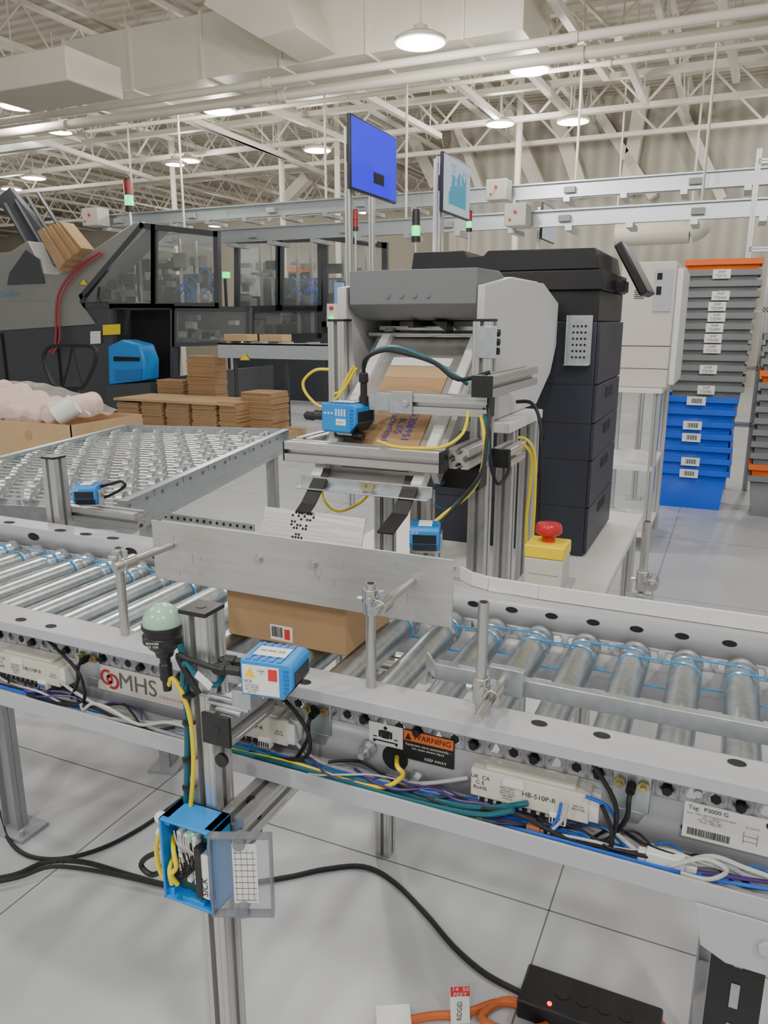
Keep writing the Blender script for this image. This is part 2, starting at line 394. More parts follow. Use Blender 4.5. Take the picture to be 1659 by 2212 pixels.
for x in (-1.28,-1.2,-1.6): m.nxt(); oval(m, (x,1.3478,.964), .02, .010, 'Y')
for k in range(10): m.nxt(); oval(m, (-.42+k*.0762,1.3478,.966), .012, .006, 'Y')
m.build('opening', DARK, conv)
NR = NC//3
m = MB()
for k in range(NR): m.nxt().cyl((X0+(3*k+.5)*P3,.9335,ZR-.002),(X0+(3*k+.5)*P3,.9325,ZR-.002),.0072,n=6)
m.build('hole_plug', BLACKR, conv)
rm = MB().lathe([(.0,.004),(.022,.004),(.0262,.008),(.0262,.325),(.0235,.328),(.0235,.333),(.0262,.336),(.0262,.352),(.0235,.355),(.0235,.360),(.0262,.363),(.0262,.376),(.022,.380),(.022,.386),(.0268,.388),(.0268,.395),(.018,.399),(.0,.402)], (0,0,0), (0,1,0), 30)
r0 = None
xr = [X0+(3*k+1.5)*P3 for k in range(NR)]
for k, x in enumerate(xr):
    if r0 is None:
        r0 = rm.build('roller', GALV, conv, local=True)
        sh = MB().cyl((0,-.012,-.003), (0,.425,-.003), .0062, n=6).build('shaft', BLACKR, r0, local=True)
        r0.location = V((x,.9375,ZR))-V((-1.0,1.14,0))
    else:
        o = r0.copy(); C.objects.link(o); o.parent = conv; o.location = r0.location+V((x-xr[0],0,0))
        s2 = sh.copy(); C.objects.link(s2); s2.parent = o
for k in range(NR-1):
    yb = .9375+(.3305 if k % 2 else .3575)
    xa, xb = xr[k], xr[k+1]; pts = []
    for i in range(9): a = math.pi/2+math.pi*i/8; pts.append((xa+.0252*math.cos(a), yb, ZR+.0252*math.sin(a)))
    for i in range(9): a = -math.pi/2+math.pi*i/8; pts.append((xb+.0252*math.cos(a), yb, ZR+.0252*math.sin(a)))
    MB().tube(pts, .0017, 6, 0, True).build('drive_band', BAND, conv)
def cleg(x, y, par, nm='leg', top=ZB-.002, w_=.06, m_=PAINT2):
    q = MB(); q.box(x-w_/2, y-.003, .012, x+w_/2, y, top); q.box(x-w_/2, y-.02, .012, x-w_/2+.003, y+.02, top); q.box(x+w_/2-.003, y-.02, .012, x+w_/2, y+.02, top)
    q.box(x-.08, y-.05, 0, x+.08, y+.05, .012)
    q.cyl((x-.06,y+.03,.01),(x-.06,y+.03,.03),.008,n=6); q.cyl((x+.06,y-.03,.01),(x+.06,y-.03,.03),.008,n=6)
    return q.build(nm, m_, par, .001)
for x in (-1.86, .075):
    for y in (.90, 1.385): cleg(x, y, conv)
m = MB(); m.box(-1.89, .92, .45, -1.83, 1.37, .50).nxt().box(.045, .92, .25, .105, 1.37, .30); m.build('cross_brace', PAINT2, conv)
m = MB(); m.prism([(.02,.866,ZB-.015),(.30,.866,ZB-.015),(.30,.866,.75),(.06,.866,.75),(.03,.866,.765)], (0,-.003,0)); m.cyl((.1,.862,.79),(.1,.856,.79),.01,n=6); m.build('leg_bracket', PAINT, conv, .001)
MB().box(.045, .875, .1, .105, .893, .82).build('slotted_leg', BLACKR, conv)
m = MB()
for z in [.2+.06*k for k in range(10)]: m.nxt().box(.070, .8735, z, .080, .8745, z+.035)
m.build('slot', PAINT2, conv)
m = MB()
for u, v in ((797,1615),(902,1682),(1510,1690)):
    p = PY(u, v, .93); m.nxt().cyl((p.x,.932,p.z),(p.x,.926,p.z),.013,n=20); m.cyl((p.x,.926,p.z),(p.x,.914,p.z),.009,n=6); m.cyl((p.x,.914,p.z),(p.x,.902,p.z),.005,n=10)
m.build('bolt', ZINC, conv)
g = MB(); pts = [(-.47,1.425,1.0),(-.44,1.40,1.0),(-.40,1.385,1.0),(-.3,1.378,1.0),(0,1.378,1.0),(.28,1.378,1.0)]
ribbon(g, [V(p) for p in pts], (0,0,.028), .006)
g.box(-.40,1.376,.9855,.28,1.40,.992)
one(g, 'guide_strip', WHITEP, 'white plastic guide strip along the far rail at right', 'guide strip', bevel=.001)
# ================================================================ CARTON + PLATES
zr_ = ZR+.0266
bx = thing('cardboard_box', 'closed brown cardboard box riding on the rollers behind the aluminium guard', 'box', (-.67, 1.16, zr_))
MB().box(-.79, 1.06, zr_, -.55, 1.24, 1.054).build('carton', CARD, bx, .002)
MB().box(-.79, 1.145, 1.0542, -.55, 1.155, 1.0546).build('flap_seam', DARK, bx)
bl = MB().box(-.70, 1.0590, .957, -.655, 1.0598, .985).build('barcode_label', PAPER, bx)
m = MB(); x = -.697
while x < -.675: w_ = random.choice((.0006,.0012,.0018)); m.box(x, 1.0586, .963, x+w_, 1.0592, .982); x += w_+random.choice((.0007,.0012))
m.build('barcode', INK, bl)
MB().box(-.671,1.0586,.961,-.66,1.0591,.980).build('red_mark', REDL, bl)
gp = thing('guard_plate', 'long brushed aluminium guard plate held by rods above the brown box', 'guard plate', (-.64, 1.03, 1.05))
MB().box(-.922, 1.028, 1.048, -.353, 1.031, 1.157).build('plate', ALUP, gp, .0008)
m = MB()
for u, v in ((558,1207),(676,1219)): p = PY(u, v, 1.028); m.nxt().cyl((p.x,1.028,p.z),(p.x,1.023,p.z),.006,n=12); m.cyl((p.x,1.028,p.z),(p.x,1.026,p.z),.009,n=16)
m.build('screw', STEEL, gp)
m = MB()
for k in range(16):
    x = -.9+.54*random.random(); z = 1.055+.08*random.random(); l_ = random.uniform(.005,.02); m.nxt().box(x, 1.0274, z, x+.0012, 1.0279, z+l_)
m.build('scuff', PAINT2, gp)
dp = thing('deflector_plate', 'tilted grey steel plate with dotted cut-outs behind the guard plate', 'plate', (-.81, 1.36, .986))
a, b = V((-.935,1.372,.986)), V((-.935,1.412,1.095)); m = MB(); m.prism([a, b, b+V((0,.003,0)), a+V((0,.003,0))], (.252,0,0)); m.build('plate', ALUP, dp)
up = (b-a).normalized(); nn = V((0,-1,0))*.0008; m = MB()
pat = ["01110110","10101001","00010110","11000000","10110100","01101100","00000000","00110000","01111000","10110100","00110000"]
for r_, row in enumerate(pat):
    for c_, ch in enumerate(row):
        if ch == '1':
            o = a+V((.075+c_*.0075,0,0))+up*(.112-r_*.0068)+nn
            pts = [o+V((.0029*math.cos(t),0,0))+up*.0029*math.sin(t) for t in [2*math.pi*i/8 for i in range(8)]]; m.nxt().add(pts, [tuple(range(8))])
m.build('cut_out', DARK, dp)
def rod_stand(x, y, zb, zt, zc, yend, lab, name='clamp_post'):
    t = thing(name, lab, 'clamp post', (x, y, zb), 0, 'guide rail clamp posts')
    MB().cyl((x,y,zb), (x,y,zt-.0005), .0075, n=18).build('post', STEEL, t)
    MB().cyl((x,y,zt-.0004), (x,y,zt), .0052, n=14).build('hollow_end', DARK, t)
    if zc:
        m = MB(); m.cyl((x,y,zc-.016),(x,y,zc+.022),.0115,n=16); m.cyl((x+.018,y-.014,zc),(x+.018,y+.016,zc),.0115,n=16); m.cb((x+.009,y,zc),.016,.018,.02)
        m.build('clamp', STEEL, t, .001)
        m = MB(); m.cyl((x+.006,y-.012,zc+.01),(x+.006,y-.022,zc+.01),.0045,n=6).nxt(); m.cyl((x+.018,y-.004,zc+.01),(x+.018,y-.004,zc+.022),.0045,n=6).nxt(); m.cyl((x-.012,y,zc+.004),(x-.02,y,zc+.004),.004,n=6)
        m.build('bolt', ZINC, t)
        ys = y-.03 if yend > y else y-.07
        MB().cyl((x+.018, ys, zc), (x+.018, yend, zc), .0065, n=16).build('cross_rod', STEEL, t)
    return t
rod_stand(-.898, .918, .985, 1.139, 1.115, 1.027, 'steel clamp post at the left end of the guard plate')
rod_stand(-.437, .918, .985, 1.144, 1.114, 1.027, 'steel clamp post at the right end of the guard plate')
t3 = rod_stand(-.272, .918, .985, 1.142, 1.012, .962, 'steel clamp post holding the flat guide bar at right')
MB().cyl((-.254,.92,1.012),(-.254,.845,1.012),.0065,n=16).build('cross_rod', STEEL, t3)
t4 = rod_stand(-.119, 1.425, .985, 1.147, 1.03, 1.46, 'steel clamp post standing on the far rail at right')
m = MB(); m.box(-.15,1.403,.985,-.09,1.45,.99); m.box(-.145,1.408,.99,-.095,1.412,1.012); m.cyl((-.12,1.405,1.0),(-.12,1.397,1.0),.007,n=6); m.build('foot_bracket', ZINC, t4)
gb = thing('guide_bar', 'flat steel guide bar with bent end above the near roller ends', 'guide bar', (-.1,.98,.985))
m = MB(); m.box(-.36,.976,.986,.28,.980,1.010); m.box(-.36,.976,1.008,.28,.990,1.011); m.prism([(-.36,.976,.986),(-.36,.980,.986),(-.385,1.015,.986),(-.389,1.012,.986)],(0,0,.024)); m.build('bar', ZINC, gb, .001)
MB().box(-.275,.962,.99,-.225,.9755,1.03).build('mount_plate', ZINC, gb, .001)
# ================================================================ WEB DEVICES
def controller(x1, lab):
    t = thing('motor_controller', lab, 'motor controller', (x1-.08, .915, .85), 0, 'cream motor controller cards on the near rail')
    x0 = x1-.161; yF = .900; dz = -.017
    MB().box(x0, yF, .880+dz, x1, .932, .922+dz).build('casing', CREAM, t, .002)
    m = MB(); m.box(x0+.02, yF+.004, .922+dz, x1-.02, .932, .927+dz).nxt(); m.box(x0+.01, yF+.004, .872+dz, x1-.05, .93, .880+dz); m.build('cover_ridge', CREAM, t, .001)
    m = MB(); m.box(x1-.006,yF+.002,.884+dz,x1+.012,.928,.918+dz).nxt(); m.box(x1-.05,yF-.006,.872+dz,x1-.028,yF+.006,.888+dz).nxt(); m.box(x0+.045,yF-.003,.908+dz,x0+.075,yF+.003,.920+dz); m.build('terminal', WHITE, t, .001)
    m = MB()
    for k in range(5): m.box(x1-.0485+k*.004,yF-.0066,.874+dz,x1-.0463+k*.004,yF-.0060,.882+dz)
    m.nxt()
    for k in range(9): m.box(x0+.013+k*.012,yF+.001,.8725+dz,x0+.020+k*.012,yF+.003,.8785+dz)
    m.build('pin_row', BLACK, t)
    text('HB-510P-R', INK, t, (x0+.095,yF-.0002,.902+dz), (1,0,0), (0,0,1), w=.045)
    text('INPUT (REV)\nSENSOR IN\nINPUT (RUN)\nPNP-NPN\nSTATUS', INK, t, (x0+.052,yF-.0002,.896+dz), (1,0,0), (0,0,1), h=.018)
    text('UK  CA\nC E\nRoHS', INK, t, (x0+.014,yF-.0002,.903+dz), (1,0,0), (0,0,1), h=.022)
    text('24V 0V\nMOTOR', INK, t, (x1-.014,yF-.0002,.901+dz), (1,0,0), (0,0,1), h=.008)
    return t
controller(-.116, 'cream motor controller card on the near rail beside the warning sticker')
controller(-.572, 'cream motor controller card half hidden behind the aluminium post')
controller(-1.045, 'cream motor controller card at the left end of the near rail')
def eye(x, lab):
    t = thing('photo_eye_bracket', lab, 'sensor bracket', (x, .93, .86), 0, 'photo eye brackets on the near rail')
    m = MB(); m.box(x-.024,.929,.880,x+.024,.9325,.938); m.prism([(x-.012,.93,.862),(x+.012,.93,.862),(x+.02,.93,.880),(x-.02,.93,.880)],(0,.0025,0)); m.build('bracket', ZINC, t, .002)
    m = MB()
    for s_ in (-1,1): m.nxt().cyl((x+s_*.015,.929,.92),(x+s_*.015,.924,.92),.008,n=6); m.cyl((x+s_*.015,.924,.92),(x+s_*.015,.918,.92),.004,n=10)
    m.build('nut', BRASS, t)
    m = MB().cyl((x,.929,.918),(x,.912,.918),.006,n=14); m.tube([(x,.912,.918),(x,.903,.91),(x,.901,.89),(x-.008,.90,.87),(x-.02,.90,.85)],.0032); m.build('cable', BLACKR, t)
    return t
eye(-.069, 'zinc sensor bracket with black cable at right of the near rail')
eye(-.535, 'zinc sensor bracket with black cable beside the aluminium post')
eye(-1.0, 'zinc sensor bracket with black cable left of the company sign')
dz = -.012
sg = thing('company_sign', 'cream nameplate with red logo and grey letters on the conveyor side', 'sign', (-.88,.93,.86))
MB().box(-.985,.930,.873+dz,-.786,.932,.922+dz).build('plate', SIGN, sg, .0008)
m = MB(); oo = V((-.955,.9295,.8975+dz))
annulus(m, oo+V((-.006,0,.003)), (1,0,0), (0,0,1), .010, .015, 60, 330); annulus(m, oo+V((.006,0,-.003)), (1,0,0), (0,0,1), .010, .015, -120, 150)
annulus(m, oo, (1,0,0), (0,0,1), .003, .0075, 0, 360)
m.build('logo', INKR, sg)
text('MHS', mat('sign_grey', (.13,.12,.12), .5), sg, (-.892,.9297,.898+dz), (1,0,0), (0,0,1), w=.082)
text('C O N V E Y O R', INKR, sg, (-.82,.9297,.887+dz), (1,0,0), (0,0,1), w=.05)
wl = thing('warning_sticker', 'black and orange warning sticker with crushed worker pictogram', 'sticker', (-.375,.93,.89))
dz = -.006
MB().box(-.447,.9312,.892+dz,-.392,.9322,.927+dz).build('pictogram_panel', PAPER, wl)
MB().box(-.3915,.9312,.880+dz,-.312,.9322,.927+dz).build('black_panel', INK, wl)
MB().box(-.390,.9306,.910+dz,-.3135,.9311,.926+dz).build('orange_band', mat('warning_orange',(.85,.16,.02),.5), wl)
text('WARNING', INK, wl, (-.346,.9304,.918+dz), (1,0,0), (0,0,1), w=.058)
text('Equipment starts automatically -\ncan cause severe injury', PAPER, wl, (-.352,.9308,.902+dz), (1,0,0), (0,0,1), w=.070)
text('KEEP AWAY', PAPER, wl, (-.34,.9308,.886+dz), (1,0,0), (0,0,1), w=.034)
MB().prism([(-.388,.9302,.912+dz),(-.378,.9302,.912+dz),(-.383,.9302,.9225+dz)],(0,-.0003,0)).build('triangle', INK, wl)
m = MB(); y_ = .9308
m.cyl((-.420,y_,.921+dz),(-.420,y_-.0004,.921+dz),.003,n=12); m.prism([(-.426,y_,.904+dz),(-.414,y_,.904+dz),(-.413,y_,.917+dz),(-.427,y_,.917+dz)],(0,-.0004,0))
m.box(-.431,y_-.0004,.905+dz,-.427,y_,.916+dz); m.box(-.413,y_-.0004,.905+dz,-.409,y_,.916+dz); m.box(-.440,y_-.0004,.898+dz,-.400,y_,.900+dz); m.cyl((-.438,y_,.897+dz),(-.438,y_-.0004,.897+dz),.002,n=10); m.cyl((-.402,y_,.897+dz),(-.402,y_-.0004,.897+dz),.002,n=10)
m.box(-.44,y_-.0004,.904+dz,-.434,y_,.9055+dz); m.box(-.406,y_-.0004,.904+dz,-.40,y_,.9055+dz)
m.build('worker_pictogram', INK, wl)
tg = thing('rating_label', 'white rating label with tag number at the right end of the rail', 'label', (.055,.93,.86))
MB().box(-.004,.930,.862,.125,.932,.912).build('sticker', PAPER, tg)
text('Tag:  P3000 G', INK, tg, (.024,.9296,.906), (1,0,0), (0,0,1), w=.046)
text('Desc:  MDR 16BF ITOEHB-CZ-R3-10625\nItem:  1199420\nJob:  1219956 - Seg. 1\nM No:  M9001393', INK, tg, (.028,.9296,.893), (1,0,0), (0,0,1), w=.056)
text('MHS', INK, tg, (.112,.9296,.905), (1,0,0), (0,0,1), w=.018)
text('QC\'d by No', INK, tg, (.075,.9296,.896), (1,0,0), (0,0,1), w=.016)
m = MB(); annulus(m, (.094,.9296,.905), (1,0,0),(0,0,1), .003,.005,0,360); x = .002
while x < .052: w_ = random.choice((.0005,.001)); m.box(x,.9292,.867,x+w_,.9297,.877); x += w_+random.choice((.0006,.001))
for zz in (.876,.883): m.box(.066,.9293,zz,.082,.9296,zz+.0004)
for xx in (.066,.0816): m.box(xx,.9293,.872,xx+.0004,.9296,.889)
m.build('barcode', INK, tg)
# ================================================================ CABLES in the tray
def cable(pts, r, m_, lab, name='cable', zmin=None, n=8, group=None):
    P = [V(p) for p in pts]
    if zmin is not None:
        for p in P: p.z = max(p.z, zmin+r)
    return one(MB().tube(P, r, n), name, m_, lab, 'cable', group)
def cpl(pts, y): return [PY(u, v, y) for u, v in pts]
ZT = ZB+.0015
cable(cpl([(492,1645),(530,1632),(640,1650),(760,1692),(830,1700),(870,1675),(858,1655)], .888)+[V((-.405,.94,.868))], .0034, YEL, 'yellow cable running from the post into the round rail opening', zmin=ZT)
cable(cpl([(485,1650),(600,1640),(760,1690),(940,1738),(1050,1745),(1140,1735)], .896), .0042, TEAL, 'thick teal cable lying in the near cable tray', zmin=ZT)
cable(cpl([(485,1665),(620,1652),(770,1702),(930,1748),(1040,1760),(1110,1750)], .882), .0042, TEAL, 'second teal cable lying in front in the near cable tray', zmin=ZT)
cable(cpl([(490,1635),(640,1672),(760,1700),(900,1740),(1060,1790),(1250,1830),(1400,1860)], .905), .0028, BLUEC, 'bright blue cable along the cable tray right of the post', zmin=ZT)
cable(cpl([(-40,1488),(100,1530),(250,1565),(330,1580),(400,1598)], .890), .0026, BLUEC, 'bright blue cable along the tray at far left', zmin=ZT)
cable(cpl([(130,1472),(170,1500),(250,1545),(330,1562),(400,1560),(500,1585)], .900), .0030, GREYC, 'light grey cable sagging from the left controller', zmin=ZT)
cable(cpl([(175,1520),(190,1545),(280,1560),(350,1580),(420,1600)], .884), .0030, GREYC, 'light grey cable curled under the company sign', zmin=ZT)
cable(cpl([(180,1535),(200,1520),(235,1530),(300,1565),(360,1560),(420,1575)], .878), .0028, GREYC, 'second light grey cable looping under the company sign', zmin=ZT)
cable(cpl([(60,1500),(120,1525),(200,1528),(260,1560),(330,1590),(420,1610)], .886), .0032, BLACKR, 'black cable along the tray below the company sign', zmin=ZT)
cable(cpl([(625,1590),(680,1640),(760,1690),(840,1705),(920,1692),(1012,1680)], .912), .0030, GREYC, 'light grey cable leading to the right controller', zmin=ZT)
cable(cpl([(1258,1615),(1300,1680),(1330,1740),(1325,1800),(1290,1825),(1200,1815),(1120,1790)], .890), .0032, BLACKR, 'black cable looping around right of the controller', zmin=ZT)
cable(cpl([(1300,1740),(1320,1790),(1318,1830),(1280,1838),(1230,1825),(1180,1812)], .884), .0030, BLACKR, 'second black cable loop right of the controller', zmin=ZT)
cable(cpl([(1040,1745),(1120,1760),(1180,1790),(1230,1812),(1330,1835),(1400,1850)], .887), .0028, BLACKR, 'black wire bundle running below the right controller', zmin=ZT)
cable(cpl([(1040,1765),(1200,1800),(1300,1828),(1400,1862),(1520,1885),(1659,1905)], .893), .0026, PURP, 'dark violet wire in the tray at right', zmin=ZT)
cable(cpl([(1060,1775),(1200,1812),(1320,1845),(1420,1872),(1540,1900),(1690,1925)], .881), .0024, BLUEC, 'thin blue wire at the front edge of the tray', zmin=ZT)
cable(cpl([(1320,1790),(1390,1850),(1460,1875),(1560,1870),(1620,1895),(1700,1915)], .899), .0032, GREYC, 'light grey cable beyond the white connector at right', zmin=ZT)
cable(cpl([(1450,1870),(1520,1855),(1570,1880),(1530,1900),(1470,1885)], .878), .0028, GREYC, 'small light grey cable loop beside the white connector', zmin=ZT)
cable(cpl([(1480,1860),(1540,1850),(1610,1875),(1680,1900)], .890), .0030, GREYC, 'light grey cable running out to the right edge', zmin=ZT)
cable(cpl([(1212,1735),(1205,1765),(1190,1790)], .893), .0022, BLUEC, 'short blue wire under the right controller', zmin=ZT)
cable(cpl([(1225,1735),(1215,1770),(1185,1800)], .890), .0022, GREYC, 'short white wire under the right controller', zmin=ZT)
cable(cpl([(1265,1720),(1310,1740),(1330,1775),(1320,1800)], .896), .0024, BLUEC, 'blue wire bending down from the right controller', zmin=ZT)
cable(cpl([(85,1480),(75,1498),(50,1510),(0,1510)], .893), .0022, BLUEC, 'blue wire leaving the left controller', zmin=ZT)
cable(cpl([(100,1380),(160,1440),(180,1480),(175,1520),(110,1520),(0,1500)], .897), .0028, BLACKR, 'black cable drooping at the left controller', zmin=ZT)
cable(cpl([(590,1490),(640,1540),(670,1600),(650,1640),(560,1650)], .890), .0032, BLACKR, 'black cable drooping beside the post controller', zmin=ZT)
cable(cpl([(545,1605),(535,1625),(515,1625)], .890), .002, BLUEC, 'tiny blue wire below the post controller', zmin=ZT)
for k in range(18):
    mm, cn = ((BLACKR,'black'),(GREYC,'light grey'),(PURP,'dark violet'),(BLACKR,'black'),(BLUEC,'blue'))[k % 5]
    xa = (-1.6,-1.45,-1.25,-1.1,-.35,-.22,-.12,-.6,-.5)[k % 9]+random.uniform(-.05,.05); n_ = random.randint(6,10); r_ = random.choice((.0016,.002,.0024))
    pts = [V((xa+.042*q,random.uniform(.876,.926),ZT+r_+random.uniform(0,.016))) for q in range(n_)]
    cable(pts, r_, mm, 'thin %s wire in the tangle along the cable tray' % cn, zmin=ZT, n=6, group='tangled %s wires in the tray' % cn)
m = MB(); p = PY(1440, 1850, .893); z_ = ZT; m.box(p.x-.024,.885,z_,p.x+.022,.903,z_+.019); m.box(p.x-.034,.887,z_+.002,p.x-.024,.901,z_+.015); m.box(p.x+.022,.888,z_+.002,p.x+.036,.900,z_+.013)
one(m, 'wire_connector', WHITE, 'white plastic wire connector lying in the cable tray', 'connector', bevel=.0015)
m = MB(); p = PY(1153, 1778, .888); m.box(p.x-.009,.882,z_,p.x+.009,.892,z_+.013); m.box(p.x+.009,.884,z_+.002,p.x+.014,.890,z_+.011)
one(m, 'wire_splice', mat('brown_splice',(.30,.13,.08),.5), 'brown wire splice block lying in the cable tray', 'connector', bevel=.001)
# ================================================================ FOREGROUND POST
PXc, PYc = -.64, .80
fp = thing('profile_post', 'tall slotted aluminium post in front of the conveyor', 'post', (PXc, PYc, 0))
MB().ext((PXc,PYc,.004), (PXc,PYc,1.112)).build('upright', ALU, fp)
MB().box(PXc-.0225,PYc-.0225,1.112,PXc+.0225,PYc+.0225,1.118).cyl((PXc,PYc,1.118),(PXc,PYc,1.1186),.007,n=16).build('end_cap', BLACK, fp, .002)
MB().box(PXc-.09,PYc-.09,0,PXc+.09,PYc+.09,.006).build('base_plate', ALU, fp)
MB().ext((-.5945,.762,.961), (-.5945,.868,.961)).build('arm', ALU, fp)
MB().cb((-.5945,.759,.961),.045,.005,.045).cyl((-.5945,.7564,.961),(-.5945,.7558,.961),.007,n=16).build('end_cap', BLACK, fp, .003)
MB().ext((-.5945,.78,.79), (-.5945,1.30,.79)).build('arm', ALU, fp)
MB().cyl((-.6,.7765,.905),(-.6,.771,.905),.010,n=16).build('bolt', BLACK, fp)
def scanner(loc, rz, lab, sc=1.0):
    t = thing('barcode_scanner', lab, 'barcode scanner', loc, rz, 'blue barcode scanners'); t.scale = (sc,)*3
    MB().prism([(-.037,-.03,-.025),(.022,-.03,-.025),(.037,-.03,-.008),(.037,-.03,.020),(.032,-.03,.025),(-.037,-.03,.025)],(0,.06,0)).build('housing', BLUE, t, .002, local=True)
    m = MB(); m.prism([(.0240,-.024,-.0240),(.0378,-.024,-.0078),(.0386,-.024,-.0078),(.0246,-.024,-.0250)],(0,.048,0)); m.box(.0372,-.024,-.006,.0378,.024,.012); m.build('scan_window', BLACK, t, local=True)
    MB().box(-.034,-.0306,-.022,.018,-.030,.019).build('type_plate', PAPER if sc < 1.2 else BLUE, t, local=True)
    m = MB()
    for k in range(6): m.nxt().box(.024,-.0312,-.016+k*.006,.031,-.0303,-.0135+k*.006)
    for k in range(5): m.nxt().box(-.03+k*.011,-.028,.0252,-.024+k*.011,.028,.0262)
    m.build('cooling_rib', BLUED, t, local=True)
    MB().box(-.026,-.014,.0263,.020,.014,.0268).build('paper_strip', PAPER, t, local=True)
    m = MB()
    for y_ in (-.013,.013): m.nxt().lathe([(0,0),(.008,0),(.008,.006),(.0065,.008),(.0065,.028),(.0085,.03),(.0085,.045),(.005,.05),(0,.05)],(-.037,y_,-.002),(-1,0,0),14)
    m.build('connector', BLACK, t, local=True)
    MB().box(-.02,.030,-.028,.02,.035,.01).box(-.02,-.02,-.031,.02,.035,-.026).build('mount_bracket', ZINC, t, .001, local=True)
    return t
S1 = scanner((-.519,.795,1.048), math.radians(8), 'blue laser barcode scanner with white type plate beside the post top')
text('SICK', INK, S1, (-.026,-.0307,-.004), (1,0,0), (0,0,1), w=.012, local=True)
text('LASER\n2', INK, S1, (-.007,-.0307,.010), (1,0,0), (0,0,1), w=.011, local=True)
text('CLV620-0120\nP/N 1040288\nS/N 17130025\n24V 5W', INK, S1, (-.021,-.0307,-.014), (1,0,0), (0,0,1), h=.013, local=True)
text('SCAN 2A', INK, S1, (-.003,0,.0269), (1,0,0), (0,1,0), w=.035, local=True)
MB().prism([(-.031,-.0308,.002),(-.015,-.0308,.002),(-.023,-.0308,.016)],(0,-.0003,0)).build('warning_triangle', YELP, S1, local=True)
MB().box(.003,-.0312,.0,.0155,-.0308,.016).build('red_frame', REDL, S1, local=True)
m = MB(); m.cyl((-.64,.776,1.0),(-.56,.776,1.0),.004,n=8); m.box(-.617,.77,.99,-.55,.80,.995); m.box(-.60,.765,.985,-.56,.79,.99); m.box(-.575,.77,.995,-.545,.80,1.02)
one(m, 'mounting_angle', ZINC, 'zinc angle bracket below the scanner on the post', 'bracket', bevel=.001)
il = thing('dome_indicator', 'pale green dome indicator light on a black base beside the post', 'indicator light', (-.682,.775,1.03))
lx, ly = -.686,.772
MB().lathe([(.027,1.094)]+[(.027*math.cos(a),1.098+.027*math.sin(a)) for a in [math.radians(10*k) for k in range(9)]]+[(0,1.125)], (lx,ly,0), n=32).build('dome', DOME, il)
MB().lathe([(0,1.048),(.012,1.048),(.014,1.056),(.021,1.062),(.024,1.068),(.0285,1.071),(.0285,1.080),(.026,1.082),(.026,1.090),(.029,1.091),(.029,1.096),(0,1.096)], (lx,ly,0), n=32).build('base', BLACK, il)
MB().lathe([(0,.995),(.006,.995),(.0065,1.01),(.009,1.012),(.009,1.035),(.0075,1.037),(.0075,1.049),(0,1.049)], (lx,ly,0), n=16).build('connector', BLACK, il)
MB().prism([(lx-.02,.776,1.064),(lx+.03,.776,1.064),(lx+.03,.825,1.064),(lx-.02,.825,1.064)],(0,0,.003)).build('bracket', ZINC, il)
text('BANNER\nCE  K50', PAPER, il, (lx+.006,ly-.0292,1.0755), (.95,.3,0), (0,0,1), w=.018)
jb = thing('junction_box', 'blue junction box with open clear lid fixed on the post', 'junction box', (-.635,.745,.69))
bx0,bx1,by0,by1,bz0,bz1 = -.680,-.592,.726,.7765,.688,.820
m = MB(); t_ = .004
m.box(bx0,by1-t_,bz0,bx1,by1,bz1); m.box(bx0,by0,bz0,bx0+t_,by1,bz1); m.box(bx1-t_,by0,bz0,bx1,by1,bz1); m.box(bx0,by0,bz1-t_,bx1,by1,bz1); m.box(bx0,by0,bz0,bx1,by1,bz0+t_)
m.box(bx0,by0+.006,bz0,bx0+.014,by1,bz0+.014); m.box(bx1-.014,by0+.006,bz1-.014,bx1,by1,bz1); m.box(bx0,by0+.006,bz1-.014,bx0+.014,by1,bz1); m.box(bx0+.03,by0+.004,bz0,bx1-.02,by1,bz0+.010)
m.build('housing', BLUE, jb, .0012)
MB().box(bx0+.018,by0+.018,bz0+.012,bx1-.006,by0+.024,bz1-.012).build('circuit_board', PCB, jb)
m = MB()
for k in range(3):
    m.nxt()
    for q in range(9): m.box(bx0+.026+k*.013,by0+.007,bz0+.035+q*.009,bx0+.033+k*.013,by0+.018,bz0+.042+q*.009)
m.nxt().box(bx1-.022,by0+.004,bz0+.02,bx1-.008,by0+.018,bz0+.09)
m.build('terminal_strip', PAPER, jb)
m = MB()
for k in range(12): m.nxt().tube([(bx0+.012,by0+.012,bz0+.025+k*.004),(bx0+.022+k*.003,by0+.003+.001*(k%3),bz0+.028+k*.003),(bx0+.028+(k%4)*.010,by0+.008,bz0+.05+k*.005)],.0011,5)
m.build('inner_wire', BLACKR, jb)
m = MB()
for k in range(5): m.nxt().tube([(bx0+.02+k*.006,by0+.008,bz1-.02),(bx0+.03+k*.004,by0+.002,bz1-.035),(bx0+.034+k*.008,by0+.008,bz1-.052)],.0011,5)
m.build('inner_wire', GREYC, jb)
MB().box(bx1-.030,by0+.002,bz0+.018,bx1-.020,by0+.016,bz0+.10).build('relay_module', BLACK, jb)
text('SICK', INK, jb, (bx1-.015,by0+.0035,bz0+.04), (0,0,1), (-1,0,0), w=.03)
MB().cyl((bx0+.05,by0+.016,bz1-.022),(bx0+.05,by0+.012,bz1-.022),.0022,n=8).build('status_light', GREENL, jb)
m = MB()
for z_ in (.715,.745,.775,.80): m.nxt().lathe([(0,0),(.011,0),(.011,.008),(.009,.009),(.009,.02),(.006,.024),(0,.024)],(bx0,.75,z_),(-1,0,0),12)
m.build('cable_gland', WHITE, jb)
m = MB(); m.tube([(bx0+.004,.75,.775),(bx0+.022,.728,.772),(bx0+.030,.722,.752),(bx0+.020,.722,.735),(bx0+.026,.727,.718)],.0034).nxt(); m.tube([(bx0+.004,.75,.745),(bx0+.016,.724,.742),(bx0+.020,.722,.72)],.0034)
m.build('yellow_lead', YEL, jb)
LA = math.radians(24)
